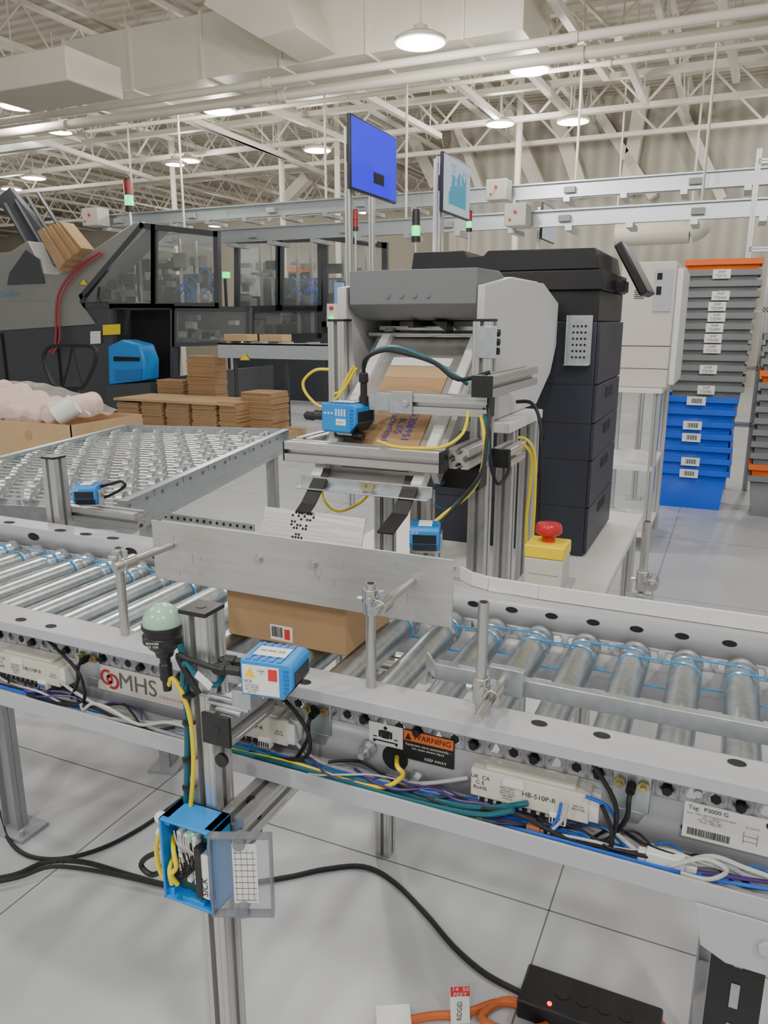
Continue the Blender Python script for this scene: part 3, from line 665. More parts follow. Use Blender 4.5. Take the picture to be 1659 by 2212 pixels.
hx = V((bx1+.001,by0,0)); dl = V((math.cos(LA),math.sin(LA),0)); nl = V((-dl.y,dl.x,0))
def lidbox(mb,a0,a1,z0,z1,n0,n1):
    A = hx+dl*a0; B = hx+dl*a1
    mb.prism([A+nl*n0+V((0,0,z0)),B+nl*n0+V((0,0,z0)),B+nl*n1+V((0,0,z0)),A+nl*n1+V((0,0,z0))],(0,0,z1-z0))
LZ = .008
m = MB(); lidbox(m,.003,.083,.693+LZ,.815+LZ,-.002,0)
m.build('clear_lid', LID, jb)
m = MB(); lidbox(m,0,.0035,.690+LZ,.818+LZ,-.014,0); lidbox(m,.0825,.086,.690+LZ,.818+LZ,-.014,0); lidbox(m,.0035,.0825,.690+LZ,.6935+LZ,-.014,0); lidbox(m,.0035,.0825,.8145+LZ,.818+LZ,-.014,0)
m.build('lid_rim', LIDE, jb, .0008)
m = MB(); lidbox(m,.030,.064,.705+LZ,.80+LZ,-.0032,-.0024); lsh = m.build('lid_label', PAPER, jb)
m = MB()
for k in range(9): lidbox(m,.032,.062,.710+LZ+.0095*k,.7104+LZ+.0095*k,-.0038,-.0034)
for k in range(4): lidbox(m,.034+.008*k,.0343+.008*k,.71+LZ,.79+LZ,-.0038,-.0034)
m.build('lid_print', INK, jb)
m = MB()
for z_ in (.70+LZ,.808+LZ):
    c_ = hx+dl*.043+V((0,0,z_)); m.nxt().cyl(c_-nl*.018,c_+nl*.006,.0085,n=14)
m.build('lid_screw', LIDE, jb)
m = MB()
for z_ in (.715+LZ,.79+LZ): m.nxt().cyl(hx+V((0,-.003,z_-.008)),hx+V((0,-.003,z_+.008)),.003,n=10)
m.build('lid_hinge', BLUED, jb)
q_ = .768
cable([V((lx,ly,.997)),PY(372,1465,q_),PY(395,1500,q_),PY(412,1560,q_),PY(418,1650,q_),PY(412,1740,q_)], .0034, YEL, 'yellow cable running down the left of the post to the junction box')
cable([PY(388,1390,.772),PY(400,1440,.772),PY(402,1500,.775),PY(405,1600,.775),PY(402,1750,.772)], .0045, TEAL, 'teal cable running down the left of the post')
cable([PY(430,1500,.765),PY(385,1420,.765),PY(410,1425,.765),PY(470,1445,.765),PY(500,1447,.78),V((-.606,.79,1.05))], .0042, BLACKR, 'black cable from the dome light to the scanner plug')
cable([V((-.606,.81,1.04)),PY(470,1478,.77),PY(430,1465,.765),PY(400,1430,.765),PY(395,1480,.77)], .0042, TEAL, 'teal cable curving into the lower scanner plug')
m = MB(); p = PY(440,1470,.757); m.cb((p.x,p.y,p.z),.028,.001,.012,Matrix.Rotation(math.radians(32),3,'Y')); one(m,'cable_tag',PAPER,'white paper cable tag on the teal scanner cable','tag')
for k, v_ in enumerate((1500,1560,1640,1700)):
    p = PY(408,v_,.772); one(MB().lathe([(0,-.002),(.0095,-.002),(.0095,.002),(0,.002)],(p.x,p.y,p.z),(0,0,1),12),'cable_tie',BLACK,'black cable tie around the post cables, %s from the top'%ORD[k],'cable tie','cable ties on the post')
for k,dx_ in enumerate((0,.008,.016)):
    cable([PY(530+dx_*900,1720,.83),PY(545+dx_*900,1760,.83),PY(545+dx_*900,1800,.82),PY(520+dx_*500,1830,.80),PY(500,1840,.79)], .0035, BLACKR, 'black cable looping behind the clear lid, %s of three'%ORD[k])
cable([PY(u,v,.74) for u,v in ((350,1790),(338,1830),(345,1880),(360,1900))], .0034, YEL, 'yellow cable looping out left of the junction box')
cable([PY(u,v,.75) for u,v in ((362,1835),(320,1850),(305,1870),(330,1890),(365,1870))], .0042, BLACKR, 'black cable loop left of the junction box')
cable([PZ(u,v,.007) for u,v in ((-40,1660),(0,1760),(20,1815),(60,1848),(130,1855),(220,1832),(310,1785),(400,1720))], .006, BLACKR, 'black cable curving over the floor at left under the conveyor')
cable([PZ(u,v,.007) for u,v in ((-60,1905),(30,1890),(100,1862),(180,1862),(280,1890),(370,1912),(500,1912),(620,1895),(700,1878),(785,1872),(850,1905),(920,1975),(980,2045),(1050,2105),(1140,2152))], .007, BLACKR, 'long black power cable snaking over the floor to the power strip')
cable([PZ(u,v,.020) for u,v in ((-60,1915),(40,1895),(110,1872),(200,1880),(300,1900),(380,1918))], .006, BLACKR, 'second black cable lying on the long power cable at left')
ps0 = PZ(1143,2108,.0); ps1 = PZ(1425,2165,0)
ps = thing('power_strip', 'black power strip with red indicator on the floor under the conveyor', 'power strip', ((ps0.x+ps1.x)/2, ps0.y-.03, 0))
yb = PZ(1280,2125,.05).y
MB().box(ps0.x,yb-.11,.0,ps1.x+.01,yb,.05).build('body', BLACK, ps, .005)
m = MB()
for k in range(5): m.nxt().cyl((ps0.x+.09+k*.045,yb-.055,.0502),(ps0.x+.09+k*.045,yb-.055,.0515),.016,n=16)
m.build('socket', BLACKR, ps)
p = PZ(1187,2168,.0512); MB().cyl((p.x,p.y,.050),(p.x,p.y,.0525),.005,n=12).build('red_indicator', REDLT, ps)
cable([PZ(u,v,.011) for u,v in ((800,2260),(850,2215),(930,2195),(1000,2190),(1080,2165),(1140,2180),(1180,2215),(1090,2225),(1040,2195),(1100,2160),(1200,2195),(1290,2180),(1370,2178),(1430,2215),(1440,2260))], .009, CORD, 'coiled orange extension cord at the bottom edge')
p0 = PZ(992,2215,.0)
tgc = thing('cord_tag', 'red and white paper tag standing on the orange cord', 'tag', p0)
RT = Matrix.Rotation(YAW,3,'Z')@Matrix.Rotation(-.05,3,'Y'); NF = V((-syw,cyw,0)); R3 = V((cyw,syw,0))
MB().cb((p0.x,p0.y,.055),.042,.001,.10,RT).build('tag', PAPER, tgc)
MB().cb((p0.x,p0.y-.001,.092),.042,.001,.026,RT).build('red_band', REDL, tgc)
text('14  50\nFEET', PAPER, tgc, V((p0.x,p0.y,.092))-NF*.0022, R3, (0,0,1), w=.034)
text('RIDGID', INK, tgc, V((p0.x,p0.y,.04))-NF*.0012, (0,0,1), -R3, w=.05)
p1 = PZ(850,2205,.012)
one(MB().cb((p1.x,p1.y,.024),.075,.05,.001,Matrix.Rotation(.5,3,'Z')@Matrix.Rotation(.2,3,'X')), 'cord_leaflet', PAPER, 'white printed leaflet lying on the orange cord', 'leaflet')
# ================================================================ E-STOP, FAR RAIL DEVICES
es = thing('emergency_stop', 'red mushroom emergency stop on yellow topped grey box', 'emergency stop', (-.305,1.46,.985))
ex, ey = -.305, 1.462
MB().box(ex-.038,ey-.036,.993,ex+.038,ey+.036,1.050).build('box', ESBOX, es, .003)
MB().box(ex-.039,ey-.037,1.050,ex+.039,ey+.037,1.076).build('yellow_lid', YELP, es, .003)
MB().lathe([(0,1.076),(.030,1.076),(.030,1.0775),(0,1.0775)],(ex,ey,0),n=28).build('ring', YELP, es)
MB().lathe([(0,1.0775),(.013,1.0775),(.013,1.088),(.021,1.092),(.026,1.096),(.026,1.108),(.023,1.113),(.012,1.115),(0,1.115)],(ex,ey,0),n=32).build('red_button', RED, es)
m = MB(); m.box(ex-.055,1.414,.985,ex+.05,ey+.045,.993)
for s_ in (-.03,.012): m.cyl((ex+s_,ey-.041,.993),(ex+s_,ey-.041,.997),.004,n=10)
m.build('mount_plate', PAINT, es)
MB().box(ex-.03,ey-.0368,1.018,ex+.03,ey-.0362,1.0182).build('seam', DARK, es)
S2 = scanner((-.554,1.43,1.067), math.radians(-72), 'blue barcode scanner with dark window in front of the chute stand')
text('SICK', PAPER, S2, (.0385,-.020,.0165), (0,1,0), (0,0,1), w=.016, local=True)
MB().ext((-.554,1.455,.99),(-.554,1.455,1.035)).box(-.60,1.413,.985,-.50,1.48,.991).build('profile_foot', ALU, S2)
S3 = scanner((-1.525,1.47,1.060), math.radians(-60), 'blue barcode scanner beside the short post at left')
text('SICK', PAPER, S3, (.0385,-.020,.0165), (0,1,0), (0,0,1), w=.016, local=True)
lp = thing('short_profile_post', 'short slotted aluminium post with black cap at the left conveyor junction', 'post', (-1.62,1.47,.0))
MB().ext((-1.62,1.455,.80),(-1.62,1.455,1.15)).build('upright', ALU, lp); MB().box(-1.6425,1.4325,1.15,-1.5975,1.4775,1.156).build('end_cap', BLACK, lp, .002)
MB().ext((-1.66,1.50,.995),(-1.38,1.50,.995)).build('arm', ALU, lp)
cable([V((-1.56,1.50,1.06)),PY(240,1045,1.5),PY(262,1040,1.5),PY(268,1052,1.5),PY(225,1075,1.53),PY(150,1095,1.5),PY(105,1115,1.5)], .004, BLACKR, 'black cable looping from the left scanner')
# ================================================================ SKATE WHEEL CONVEYOR
sk = thing('skate_wheel_conveyor', 'galvanised skate wheel conveyor leading away at left', 'conveyor', (-1.59,1.56,0), math.radians(13.8))
for x_ in (-.82, 0):
    s_ = 1 if x_ == 0 else -1
    m = MB(); m.box(x_-.0015,.11,.885,x_+.0015,1.68,.99); m.box(x_-(.03 if s_<0 else 0),.11,.987,x_+(.03 if s_>0 else 0),1.68,.99); m.box(x_-(.03 if s_<0 else 0),.11,.885,x_+(.03 if s_>0 else 0),1.68,.888)
    m.build('side_rail', ZINC, sk, local=True)
m = MB(); m.box(-.82,1.68,.93,0.03,1.684,.99).nxt(); m.box(-.82,.108,.90,0,.112,.96); m.build('end_plate', ZINC, sk, local=True)
m = MB()
for k in range(14): m.nxt().cyl((.0016,.18+k*.108,.955),(.006,.18+k*.108,.955),.007,n=6)
m.build('axle_bolt', ZINC, sk, local=True)
w0 = None
WP = [(.008,-.018),(.011,-.018),(.011,-.013),(.019,-.012),(.0265,-.011),(.027,0),(.0265,.011),(.019,.012),(.011,.013),(.011,.018),(.008,.018)]
for k in range(14):
    y_ = .18+k*.108
    MB().cyl((-.818,y_,.963),(-.001,y_,.963),.004,n=8).build('axle', STEEL, sk, local=True)
    for q in range(7):
        x_ = -.75+q*.112+(.056 if k % 2 else 0)-.03
        if w0 is None:
            w0 = MB().lathe(WP,(0,0,0),(1,0,0),18).build('skate_wheel', ZINC, sk, local=True)
            w0.location = (x_,y_,.963)
        else:
            o = w0.copy(); C.objects.link(o); o.parent = sk; o.location = (x_,y_,.963)
m = MB(); ma = MB()
for k in range(13):
    y_ = .234+k*.108; ma.nxt().cyl((-.818,y_,.963),(-.001,y_,.963),.004,n=8)
    for q in range(8): m.lathe(WP,(-.77+q*.105+(.04 if k % 2 else 0)-.02,y_,.963),(1,0,0),12)
ma.build('axle', STEEL, sk, local=True); ws = m.build('skate_wheel', ZINC, sk, local=True); ws['kind'] = 'stuff'
for x_ in (-.80,.0):
    for y_ in (.30,1.50):
        m = MB(); m.box(x_-.02,y_-.03,.01,x_+.02,y_-.027,.885); m.box(x_-.02,y_+.027,.01,x_+.02,y_+.03,.885); m.box(x_+.017,y_-.03,.01,x_+.02,y_+.03,.885); m.box(x_-.05,y_-.06,0,x_+.05,y_+.06,.01)
        m.build('leg', PAINT2, sk, local=True)
m = MB(); m.box(-.80,1.49,.40,0,1.51,.44).nxt(); m.box(-.80,.29,.35,0,.31,.39); m.build('cross_brace', PAINT2, sk, local=True)
A = PY(285,1100,2.25); B = PY(550,1128,2.25)
pb = MB().box(A.x,2.245,A.z-.024,B.x,2.25,A.z+.002).build('perforated_bar', PAINT2, sk)
m = MB(); x_ = A.x+.02
while x_ < B.x: m.nxt(); oval(m,(x_,2.2445,A.z-.011),.006,.006,'Y'); x_ += .03
m.build('bar_hole', DARK, pb)
# ================================================================ CHUTE STAND + LABEL MACHINE
stand = thing('profile_stand', 'aluminium profile stand carrying the label printer and chute', 'stand', (-.7,2.0,0))
for (x_,y_,z0_,z1_) in ((-.895,1.71,1.15,1.50),(-.525,1.71,.64,1.50),(-.79,1.75,0,1.07),(-.5225,1.93,.64,1.23),(-.5225,2.17,0,1.23),(-.965,2.15,0,1.23)):
    MB().ext((x_,y_,z0_),(x_,y_,z1_)).build('upright', ALU, stand)
m = MB()
for (x_,y_,z1_) in ((-.895,1.71,1.50),(-.525,1.71,1.50),(-.79,1.75,1.07)): m.nxt().box(x_-.0225,y_-.0225,z1_,x_+.0225,y_+.0225,z1_+.006)
m.build('end_cap', BLACK, stand, .001)
MB().box(-1.0,1.845,1.23,-.495,2.2,1.255).build('shelf', TABLE, stand, .002)
MB().ext((-.79,1.71,.617),(-.50,1.71,.617)).nxt().ext((-.5225,1.735,.617),(-.5225,2.145,.617)).nxt().ext((-.94,2.15,.617),(-.55,2.15,.617)).build('base_bar', ALU, stand)
MB().ext((-.92,1.50,1.213),(-.545,1.50,1.213)).build('cross_bar', ALU, stand)
m = MB().cb((-.5425,1.50,1.213),.005,.045,.045).cyl((-.54,1.50,1.213),(-.5394,1.50,1.213),.007,n=14).nxt().cb((-.9225,1.50,1.213),.005,.045,.045); m.build('end_cap', BLACK, stand, .002)
MB().ext((-.5170,1.525,1.217),(-.5170,1.687,1.217)).build('side_bar', ALU, stand); MB().ext((-.895,1.525,1.217),(-.895,1.687,1.217)).build('side_bar', ALU, stand)
MB().ext((-.73,1.60,1.322),(-.475,1.60,1.322)).build('cross_bar', ALU, stand)
MB().ext((-.479,1.555,1.368),(-.479,1.95,1.368)).build('side_bar', ALU, stand)
m = MB().cb((-.479,1.552,1.368),.045,.006,.045).cyl((-.479,1.549,1.368),(-.479,1.5485,1.368),.007,n=14).nxt().cb((-.4725,1.60,1.322),.004,.045,.045); m.build('end_cap', BLACK, stand, .002)
m = MB().ext((-.62,1.58,.66),(-.62,1.58,1.13)).nxt().ext((-.479,1.72,1.19),(-.479,1.86,1.19)); m.build('brace', ALU, stand)
m = MB().box(-.60,1.62,1.13,-.50,1.68,1.18).nxt().cb((-.479,1.717,1.19),.045,.005,.045); m.build('black_block', BLACK, stand, .002)
m = MB(); m.box(-.7,1.571,1.30,-.645,1.577,1.35); m.cyl((-.66,1.571,1.323),(-.66,1.564,1.323),.008,n=6); m.box(-.75,1.571,1.305,-.7,1.575,1.345).nxt(); m.box(-.535,1.685,1.42,-.49,1.6875,1.49); m.build('angle_plate', ZINC, stand, .001)
ch = thing('slide_chute', 'sloping steel chute with white side guides below the printer', 'chute', (-.72,1.7,1.15))
T0 = V((0,1.90,1.462)); T1 = V((0,1.505,1.155)); dch = (T1-T0); dn_ = dch.normalized(); nch = V((0,dn_.z,-dn_.y)); nch = nch if nch.z > 0 else -nch
def chb(mb,x0,x1,t0,t1,n0,n1):
    a = T0+dch*t0; b = T0+dch*t1
    mb.prism([V((x0,0,0))+a+nch*n0,V((x0,0,0))+b+nch*n0,V((x0,0,0))+b+nch*n1,V((x0,0,0))+a+nch*n1],(x1-x0,0,0)); return mb
chb(MB(),-.835,-.605,0,1,0,.003).build('slide_plate', ALUP, ch)
chb(MB(),-.855,-.830,-.02,1.03,-.008,.022).build('side_guide', WHITEP, ch, .002)
chb(MB(),-.610,-.585,-.02,1.03,-.008,.022).build('side_guide', WHITEP, ch, .002)
chb(MB(),-.872,-.857,-.0,.93,-.03,.01).build('side_profile', ALU, ch); chb(MB(),-.583,-.568,-.0,.93,-.03,.01).build('side_profile', ALU, ch)
chb(MB(),-.80,-.64,.18,.24,.0035,.006).build('cross_strip', WHITEP, ch)
m = MB(); m.box(-.88,1.480,1.135,-.56,1.484,1.16); m.box(-.88,1.45,1.135,-.56,1.484,1.138); m.build('end_bracket', ZINC, ch, .001)
m = MB()
for x_ in (-.70,-.68): m.nxt().cyl((x_-.02,1.480,1.15),(x_-.02,1.47,1.15),.008,n=6)
m.build('bolt', BRASS, ch)
for x_, yy, zz in ((-.83,1.40,1.095),(-.61,1.35,1.085)):
    m = MB(); pts = [(x_,1.50,1.175),(x_,1.478,1.150),(x_,1.450,1.128),(x_,1.425,1.108),(x_,yy,zz)]; ribbon(m, pts, (.036,0,0), .003); m.build('black_strap', BLACKR, ch)
cd = thing('cardboard_sheet', 'brown printed cardboard sheet lying in the sloping chute', 'sheet', (-.72,1.7,1.3))
chb(MB(),-.80,-.635,.33,.93,.0042,.0062).build('sheet', CARD, cd)
chb(MB(),-.80,-.635,.25,.33,.0045,.007).build('light_edge', CARD2, cd)
cc = T0+dch*.665+nch*.0068
text('5308951', INKB, cd, cc+V((-.676,0,0)), dn_, (1,0,0), w=.088)
text('K 05', INKB, cd, cc+V((-.700,0,0)), dn_, (1,0,0), w=.050)
text('Packmittel', INKB, cd, cc+V((-.724,0,0)), dn_, (1,0,0), w=.098)
S4 = scanner((-.805,1.575,1.287), math.radians(-8), 'large blue barcode scanner hanging above the sloping chute', 1.3)
MB().box(-.005,-.0312,-.012,.016,-.0306,-.001).build('white_sticker', PAPER, S4, local=True)
text('SCAN A', INK, S4, (.0055,-.0313,-.0065), (1,0,0), (0,0,1), w=.014, local=True)
m = MB()
for k in range(4): m.nxt().box(-.006+k*.006,-.0312,.004,-.003+k*.006,-.0306,.016)
for k in range(3): m.nxt().cyl((-.028+k*.007,-.0306,.008),(-.028+k*.007,-.0315,.008),.002,n=8)
m.build('button_print', PAPER, S4, local=True)
one(MB().lathe([(0,0),(.011,0),(.011,.02),(.008,.022),(.008,.05),(.011,.052),(.011,.07),(.006,.075),(0,.075)],(-.765,1.575,1.315),(0,0,1),14), 'cable_plug', BLACK, 'black round cable plug on top of the large scanner', 'plug')
one(MB().lathe([(0,0),(.011,0),(.011,.02),(.009,.022),(.009,.07),(0,.07)],(-.76,1.56,1.245),(-1,0,.05),14), 'cable_plug', BLACK, 'black round cable plug below the large scanner', 'plug')
cable([V((-.765,1.575,1.385)),PY(790,775,1.56),PY(830,757,1.56),PY(880,765,1.56),PY(940,785,1.56),PY(990,820,1.56),V((-.478,1.60,1.395))], .0045, BLACKR, 'black cable arching from the large scanner to the profile arm')
cable([PY(785,800,1.58),PY(800,765,1.58),PY(850,750,1.58),PY(915,770,1.58),PY(975,805,1.58),PY(1010,830,1.60)], .0045, TEAL, 'teal cable arching over the chute')
cable([PY(815,952,1.47),PY(850,964,1.47),PY(900,968,1.47),PY(960,964,1.47),PY(1000,935,1.50),PY(1012,890,1.56)], .0035, YEL, 'yellow cable from the large scanner to the profile bar')
cable([PY(u,v,1.60) for u,v in ((770,795),(735,850),(700,880),(665,855),(655,825),(680,800),(712,798))], .0035, YEL, 'yellow cable loop left of the large scanner')
cable([PY(u,v,1.62) for u,v in ((765,790),(750,815),(735,845),(722,850))], .0035, YEL, 'short yellow cable behind the large scanner')
cable([PY(u,v,1.55) for u,v in ((695,1035),(700,1080),(730,1105),(780,1085),(808,1050))], .003, YEL, 'yellow cable hanging under the chute end')
cable([PY(1042,860,1.62),PY(1050,920,1.56),PY(1052,980,1.54),PY(1030,1040,1.5),PY(985,1090,1.48),PY(950,1125,1.47)], .0045, TEAL, 'teal cable dropping right of the chute to the small scanner')
cable([PY(1035,880,1.60),PY(1046,940,1.54),PY(1044,1000,1.52),PY(1020,1060,1.5),PY(960,1110,1.47),PY(930,1135,1.46)], .0038, YEL, 'yellow cable dropping right of the chute to the small scanner')
cable([PY(1038,870,1.63),PY(1055,920,1.6),PY(1060,1000,1.58),PY(1075,1045,1.6),PY(1098,1020,1.65),PY(1100,980,1.7)], .004, BLACKR, 'black cable hanging beside the profile uprights')
cable([PY(1048,850,1.62),PY(1056,900,1.56),PY(1050,960,1.52),PY(1040,1020,1.5),PY(1000,1075,1.48),PY(960,1120,1.46)], .0040, BLACKR, 'black cable dropping beside the teal one to the small scanner')
cable([PY(u,v,1.85) for u,v in ((1128,955),(1148,985),(1146,1040),(1138,1110),(1136,1180))], .004, YEL, 'yellow cable running down the right upright')
cable([PY(u,v,1.84) for u,v in ((1120,945),(1138,950),(1155,980),(1156,1060),(1150,1170))], .0035, YEL, 'second yellow cable on the right upright')
cable([PX(1115,868,-.535),PX(1150,872,-.49),PX(1168,920,-.46),PX(1168,1010,-.45),PX(1165,1120,-.45)], .005, BLACKR, 'black power cord hanging from the printer side')
cable([PY(u,v,1.6) for u,v in ((960,1040),(935,1060),(940,1090),(960,1100))], .003, TEAL, 'thin green cable curl under the chute right side')
lm = thing('label_printer', 'light grey feeder printer with dark hood above the chute', 'printer', (-.74,2.2,1.255))
prof = [(1.86,1.257),(1.80,1.42),(1.765,1.50),(1.765,1.582),(1.97,1.607),(2.35,1.61),(2.57,1.557),(2.57,1.425),(2.5,1.34),(2.33,1.257)]
XR, XL = -.545, -.905
MB().prism([V((XR,a,b)) for a,b in prof],(-.018,0,0)).build('side_cover', MACH, lm, .0015)
MB().prism([V((XL,a,b)) for a,b in prof],(-.025,0,0)).build('side_cover', MACH, lm, .0015)
prof2 = [(2.06,1.257),(2.06,1.604),(2.35,1.607),(2.565,1.555),(2.565,1.425),(2.495,1.34),(2.33,1.257)]
MB().prism([V((XL,a,b)) for a,b in prof2],(XR-.018-XL,0,0)).build('rear_housing', MACH, lm)
MB().box(XL,2.045,1.257,XR-.018,2.059,1.60).build('inner_back', BLACK, lm)
MB().box(XL,1.93,1.257,XR-.018,1.95,1.38).build('front_panel', MACH, lm, .003)
hz = 1.621
hp = [(1.765,hz),(1.765,hz-.080),(1.80,hz-.108),(1.86,hz-.118),(2.03,hz-.10),(2.03,hz-.02),(1.95,hz+.002)]
MB().prism([V((-.895,a,b)) for a,b in hp],(.33,0,0)).build('hood', HOOD, lm, .0015)
m = MB()
for k in range(4): m.nxt().cyl((-.79+k*.035,1.7649,hz-.060),(-.79+k*.035,1.762,hz-.060),.006,n=14)
m.build('dimple', HOOD, lm)
m = MB(); m.box(XL+.03,1.90,1.478,XR-.03,1.92,1.488).nxt(); m.cyl((XL+.01,1.88,1.468),(XR-.02,1.88,1.468),.007,n=12); m.build('steel_shaft', STEEL, lm)
m = MB(); m.cyl((XL+.03,1.93,1.442),(XR-.03,1.93,1.442),.014,n=20)
for k in range(16): m.cyl((XL+.05+k*.0165,1.93,1.442),(XL+.058+k*.0165,1.93,1.442),.018,n=16)
m.build('feed_roller', BLACKR, lm)
m = MB(); m.box(XL+.01,1.955,1.38,XR-.02,1.96,1.425).nxt(); m.box(XL+.03,2.035,1.46,XR-.03,2.04,1.50); m.build('guide_plate', ALUP, lm)
m = MB(); m.box(-.76,1.82,1.485,-.745,2.02,1.50).nxt(); m.prism([(-.70,1.83,1.50),(-.66,1.83,1.50),(-.66,1.83,1.475)],(0,.05,0)); m.build('sensor_arm', BLACK, lm)
MB().box(XR-.001,1.93,1.32,XR+.004,2.01,1.37).build('socket_panel', BLACK, lm)
for k in range(3): one(MB().cyl((-.5022,1.71,1.475-k*.02),(-.49,1.71,1.475-k*.02),.008,n=14), 'knob_screw', BLACK, 'black knob screw on the right upright, %s from the top'%ORD[k], 'knob', 'knob screws on the upright')
one(MB().box(-.80,2.05,1.6105,-.56,2.33,1.614), 'paper_sheets', PAPER, 'white paper sheets lying on top of the light grey printer', 'paper')
# ================================================================ PLATFORM + COPIER
pf = thing('white_platform', 'low white table on aluminium profiles under the black copier', 'table', (-.75,2.7,0))
MB().box(-1.25,2.24,.675,-.30,3.35,.699).build('tabletop', TABLE, pf, .002)
for x_ in (-1.2,-.34):
    for y_ in (2.29,3.3): MB().ext((x_,y_,0),(x_,y_,.674)).build('leg', ALU, pf)
m = MB().ext((-1.17,2.29,.64),(-.37,2.29,.64)).nxt().ext((-.34,2.32,.64),(-.34,3.27,.64)); m.build('apron_profile', ALU, pf)
cp = thing('black_copier', 'tall black office copier with four paper drawers and tilted control panel', 'copier', (-.74,2.88,.70))
XC, YC0, YC1 = -.414, 2.62, 3.16
MB().box(-1.06,YC0,.70,XC-.012,YC1,1.50).build('body', COPY, cp, .003)
for k, (z0,z1) in enumerate(((.71,.872),(.876,1.037),(1.041,1.164),(1.168,1.293))):
    dr = MB().box(XC-.012,YC0+.004,z0,XC,YC1-.004,z1).build('drawer', COPY, cp, .002)
    MB().box(XC-.0005,YC0+.20,z1-.055,XC+.0015,YC0+.36,z1-.02).build('handle_recess', DARK, dr)
MB().box(XC-.012,YC0+.004,1.297,XC,YC1-.004,1.498).build('front_door', COPY, cp, .002)
m = MB()
for z_ in (.875,1.04,1.165,1.295): m.nxt().box(-1.06,YC0-.0006,z_-.0012,XC-.012,YC0+.001,z_+.0012)
m.nxt().box(-.62,YC0-.0006,1.165,-.618,YC0+.001,1.295)
m.build('panel_seam', DARK, cp)
m = MB(); m.box(-.66,YC0-.0015,1.10,-.58,YC0-.0005,1.12).nxt(); m.box(-.66,YC0-.0015,.965,-.58,YC0-.0005,.985); m.build('side_grip', DARK, cp)
MB().box(-1.06,YC0+.33,1.50,XC-.02,YC1,1.60).box(-.66,YC0,1.50,XC-.01,YC1,1.60).build('upper_body', COPY2, cp, .003)
MB().box(-1.10,YC0-.02,1.60,XC,YC1,1.662).build('scanner_bed', COPY2, cp, .003)
MB().prism([(-1.08,YC0-.01,1.664),(-.43,YC0-.01,1.664),(-.445,YC0-.01,1.728),(-.80,YC0-.01,1.732),(-.815,YC0-.01,1.716),(-.87,YC0-.01,1.716),(-.885,YC0-.01,1.735),(-1.07,YC0-.01,1.735)],(0,.50,0)).build('document_feeder', COPY2, cp, .003)
m = MB(); a_ = PY(1325,530,2.85); b_ = PY(1382,640,2.85)
tv = (b_-a_); n2 = V((tv.z,0,-tv.x)).normalized()*-.03
m.prism([a_,b_,b_+n2,a_+n2],(0,.26,0)); cpn = m.build('control_panel', COPY2, cp, .006)
m = MB(); e_ = V((tv.z,0,-tv.x)).normalized()*.0012
m.prism([a_+tv*.12+V((0,.02,0)),a_+tv*.75+V((0,.02,0)),a_+tv*.75+e_+V((0,.02,0)),a_+tv*.12+e_+V((0,.02,0))],(0,.22,0)); m.build('touch_screen', mat('panel_glass',(.10,.13,.16),.15), cpn)
MB().box(XC-.02,2.87,1.60,XC+.03,3.0,1.64).build('panel_arm', COPY2, cp, .004)
m = MB(); m.box(-.52,YC0-.05,1.36,-.44,YC0-.002,1.362); m.box(-.52,YC0-.005,1.36,-.44,YC0-.002,1.52); m.box(-.52,YC0-.03,1.36,-.515,YC0-.002,1.52); mbk = m.build('metal_bracket', ZINC, cp)
m = MB()
for i_ in range(4):
    for j_ in range(6): m.nxt().cyl((-.50+i_*.013,YC0-.0052,1.385+j_*.02),(-.50+i_*.013,YC0-.0058,1.385+j_*.02),.004,n=8)
m.build('bracket_hole', DARK, mbk)
# ================================================================ RIGHT BACKGROUND
bp_ = thing('beige_printer', 'beige floor printer standing behind the black copier', 'printer', (-.3,5.5,0))
x0 = PY(1335,700,5.2).x; x1 = PY(1452,700,5.2).x; z0 = PY(1400,838,5.2).z; z1 = PY(1400,565,5.2).z
MB().box(x0,5.2,z0,x1,5.85,z1).build('body', BEIGE, bp_, .01)
MB().box(x1,5.22,z0+.02,x1+.04,5.83,z1-.04).build('front_cover', WHITE, bp_, .01)
MB().box(x1-.12,5.19,z1-.30,x1-.02,5.2,z1-.05).build('connector_panel', PAINT, bp_)
m = MB(); m.box(x1-.11,5.188,z1-.11,x1-.08,5.19,z1-.07).nxt(); m.box(x1-.11,5.188,z1-.2,x1-.08,5.19,z1-.15).nxt()
for k in range(5): m.box(x1-.24,5.196,z1-.22+k*.012,x1-.18,5.2,z1-.216+k*.012)
m.nxt().box(x0,5.198,z0+.26,x1,5.2,z0+.264).nxt().box(x0,5.198,z0+.12,x1,5.2,z0+.123); m.build('vent', DARK, bp_)
tb = thing('printer_table', 'white table with a lower shelf under the beige printer', 'table', (x0,5.5,0))
MB().box(x0-.1,5.15,z0-.03,x1-.02,5.9,z0-.0005).build('tabletop', TABLE, tb, .002)
for xx in (x0-.05,x1-.05):
    for yy in (5.2,5.85): MB().ext((xx,yy,0),(xx,yy,z0-.03)).build('leg', ALU, tb)
MB().box(x0-.07,5.18,.10,x1-.04,5.87,.13).nxt().box(x0-.07,5.18,.55,x1-.04,5.87,.58).build('shelf', TABLE, tb)
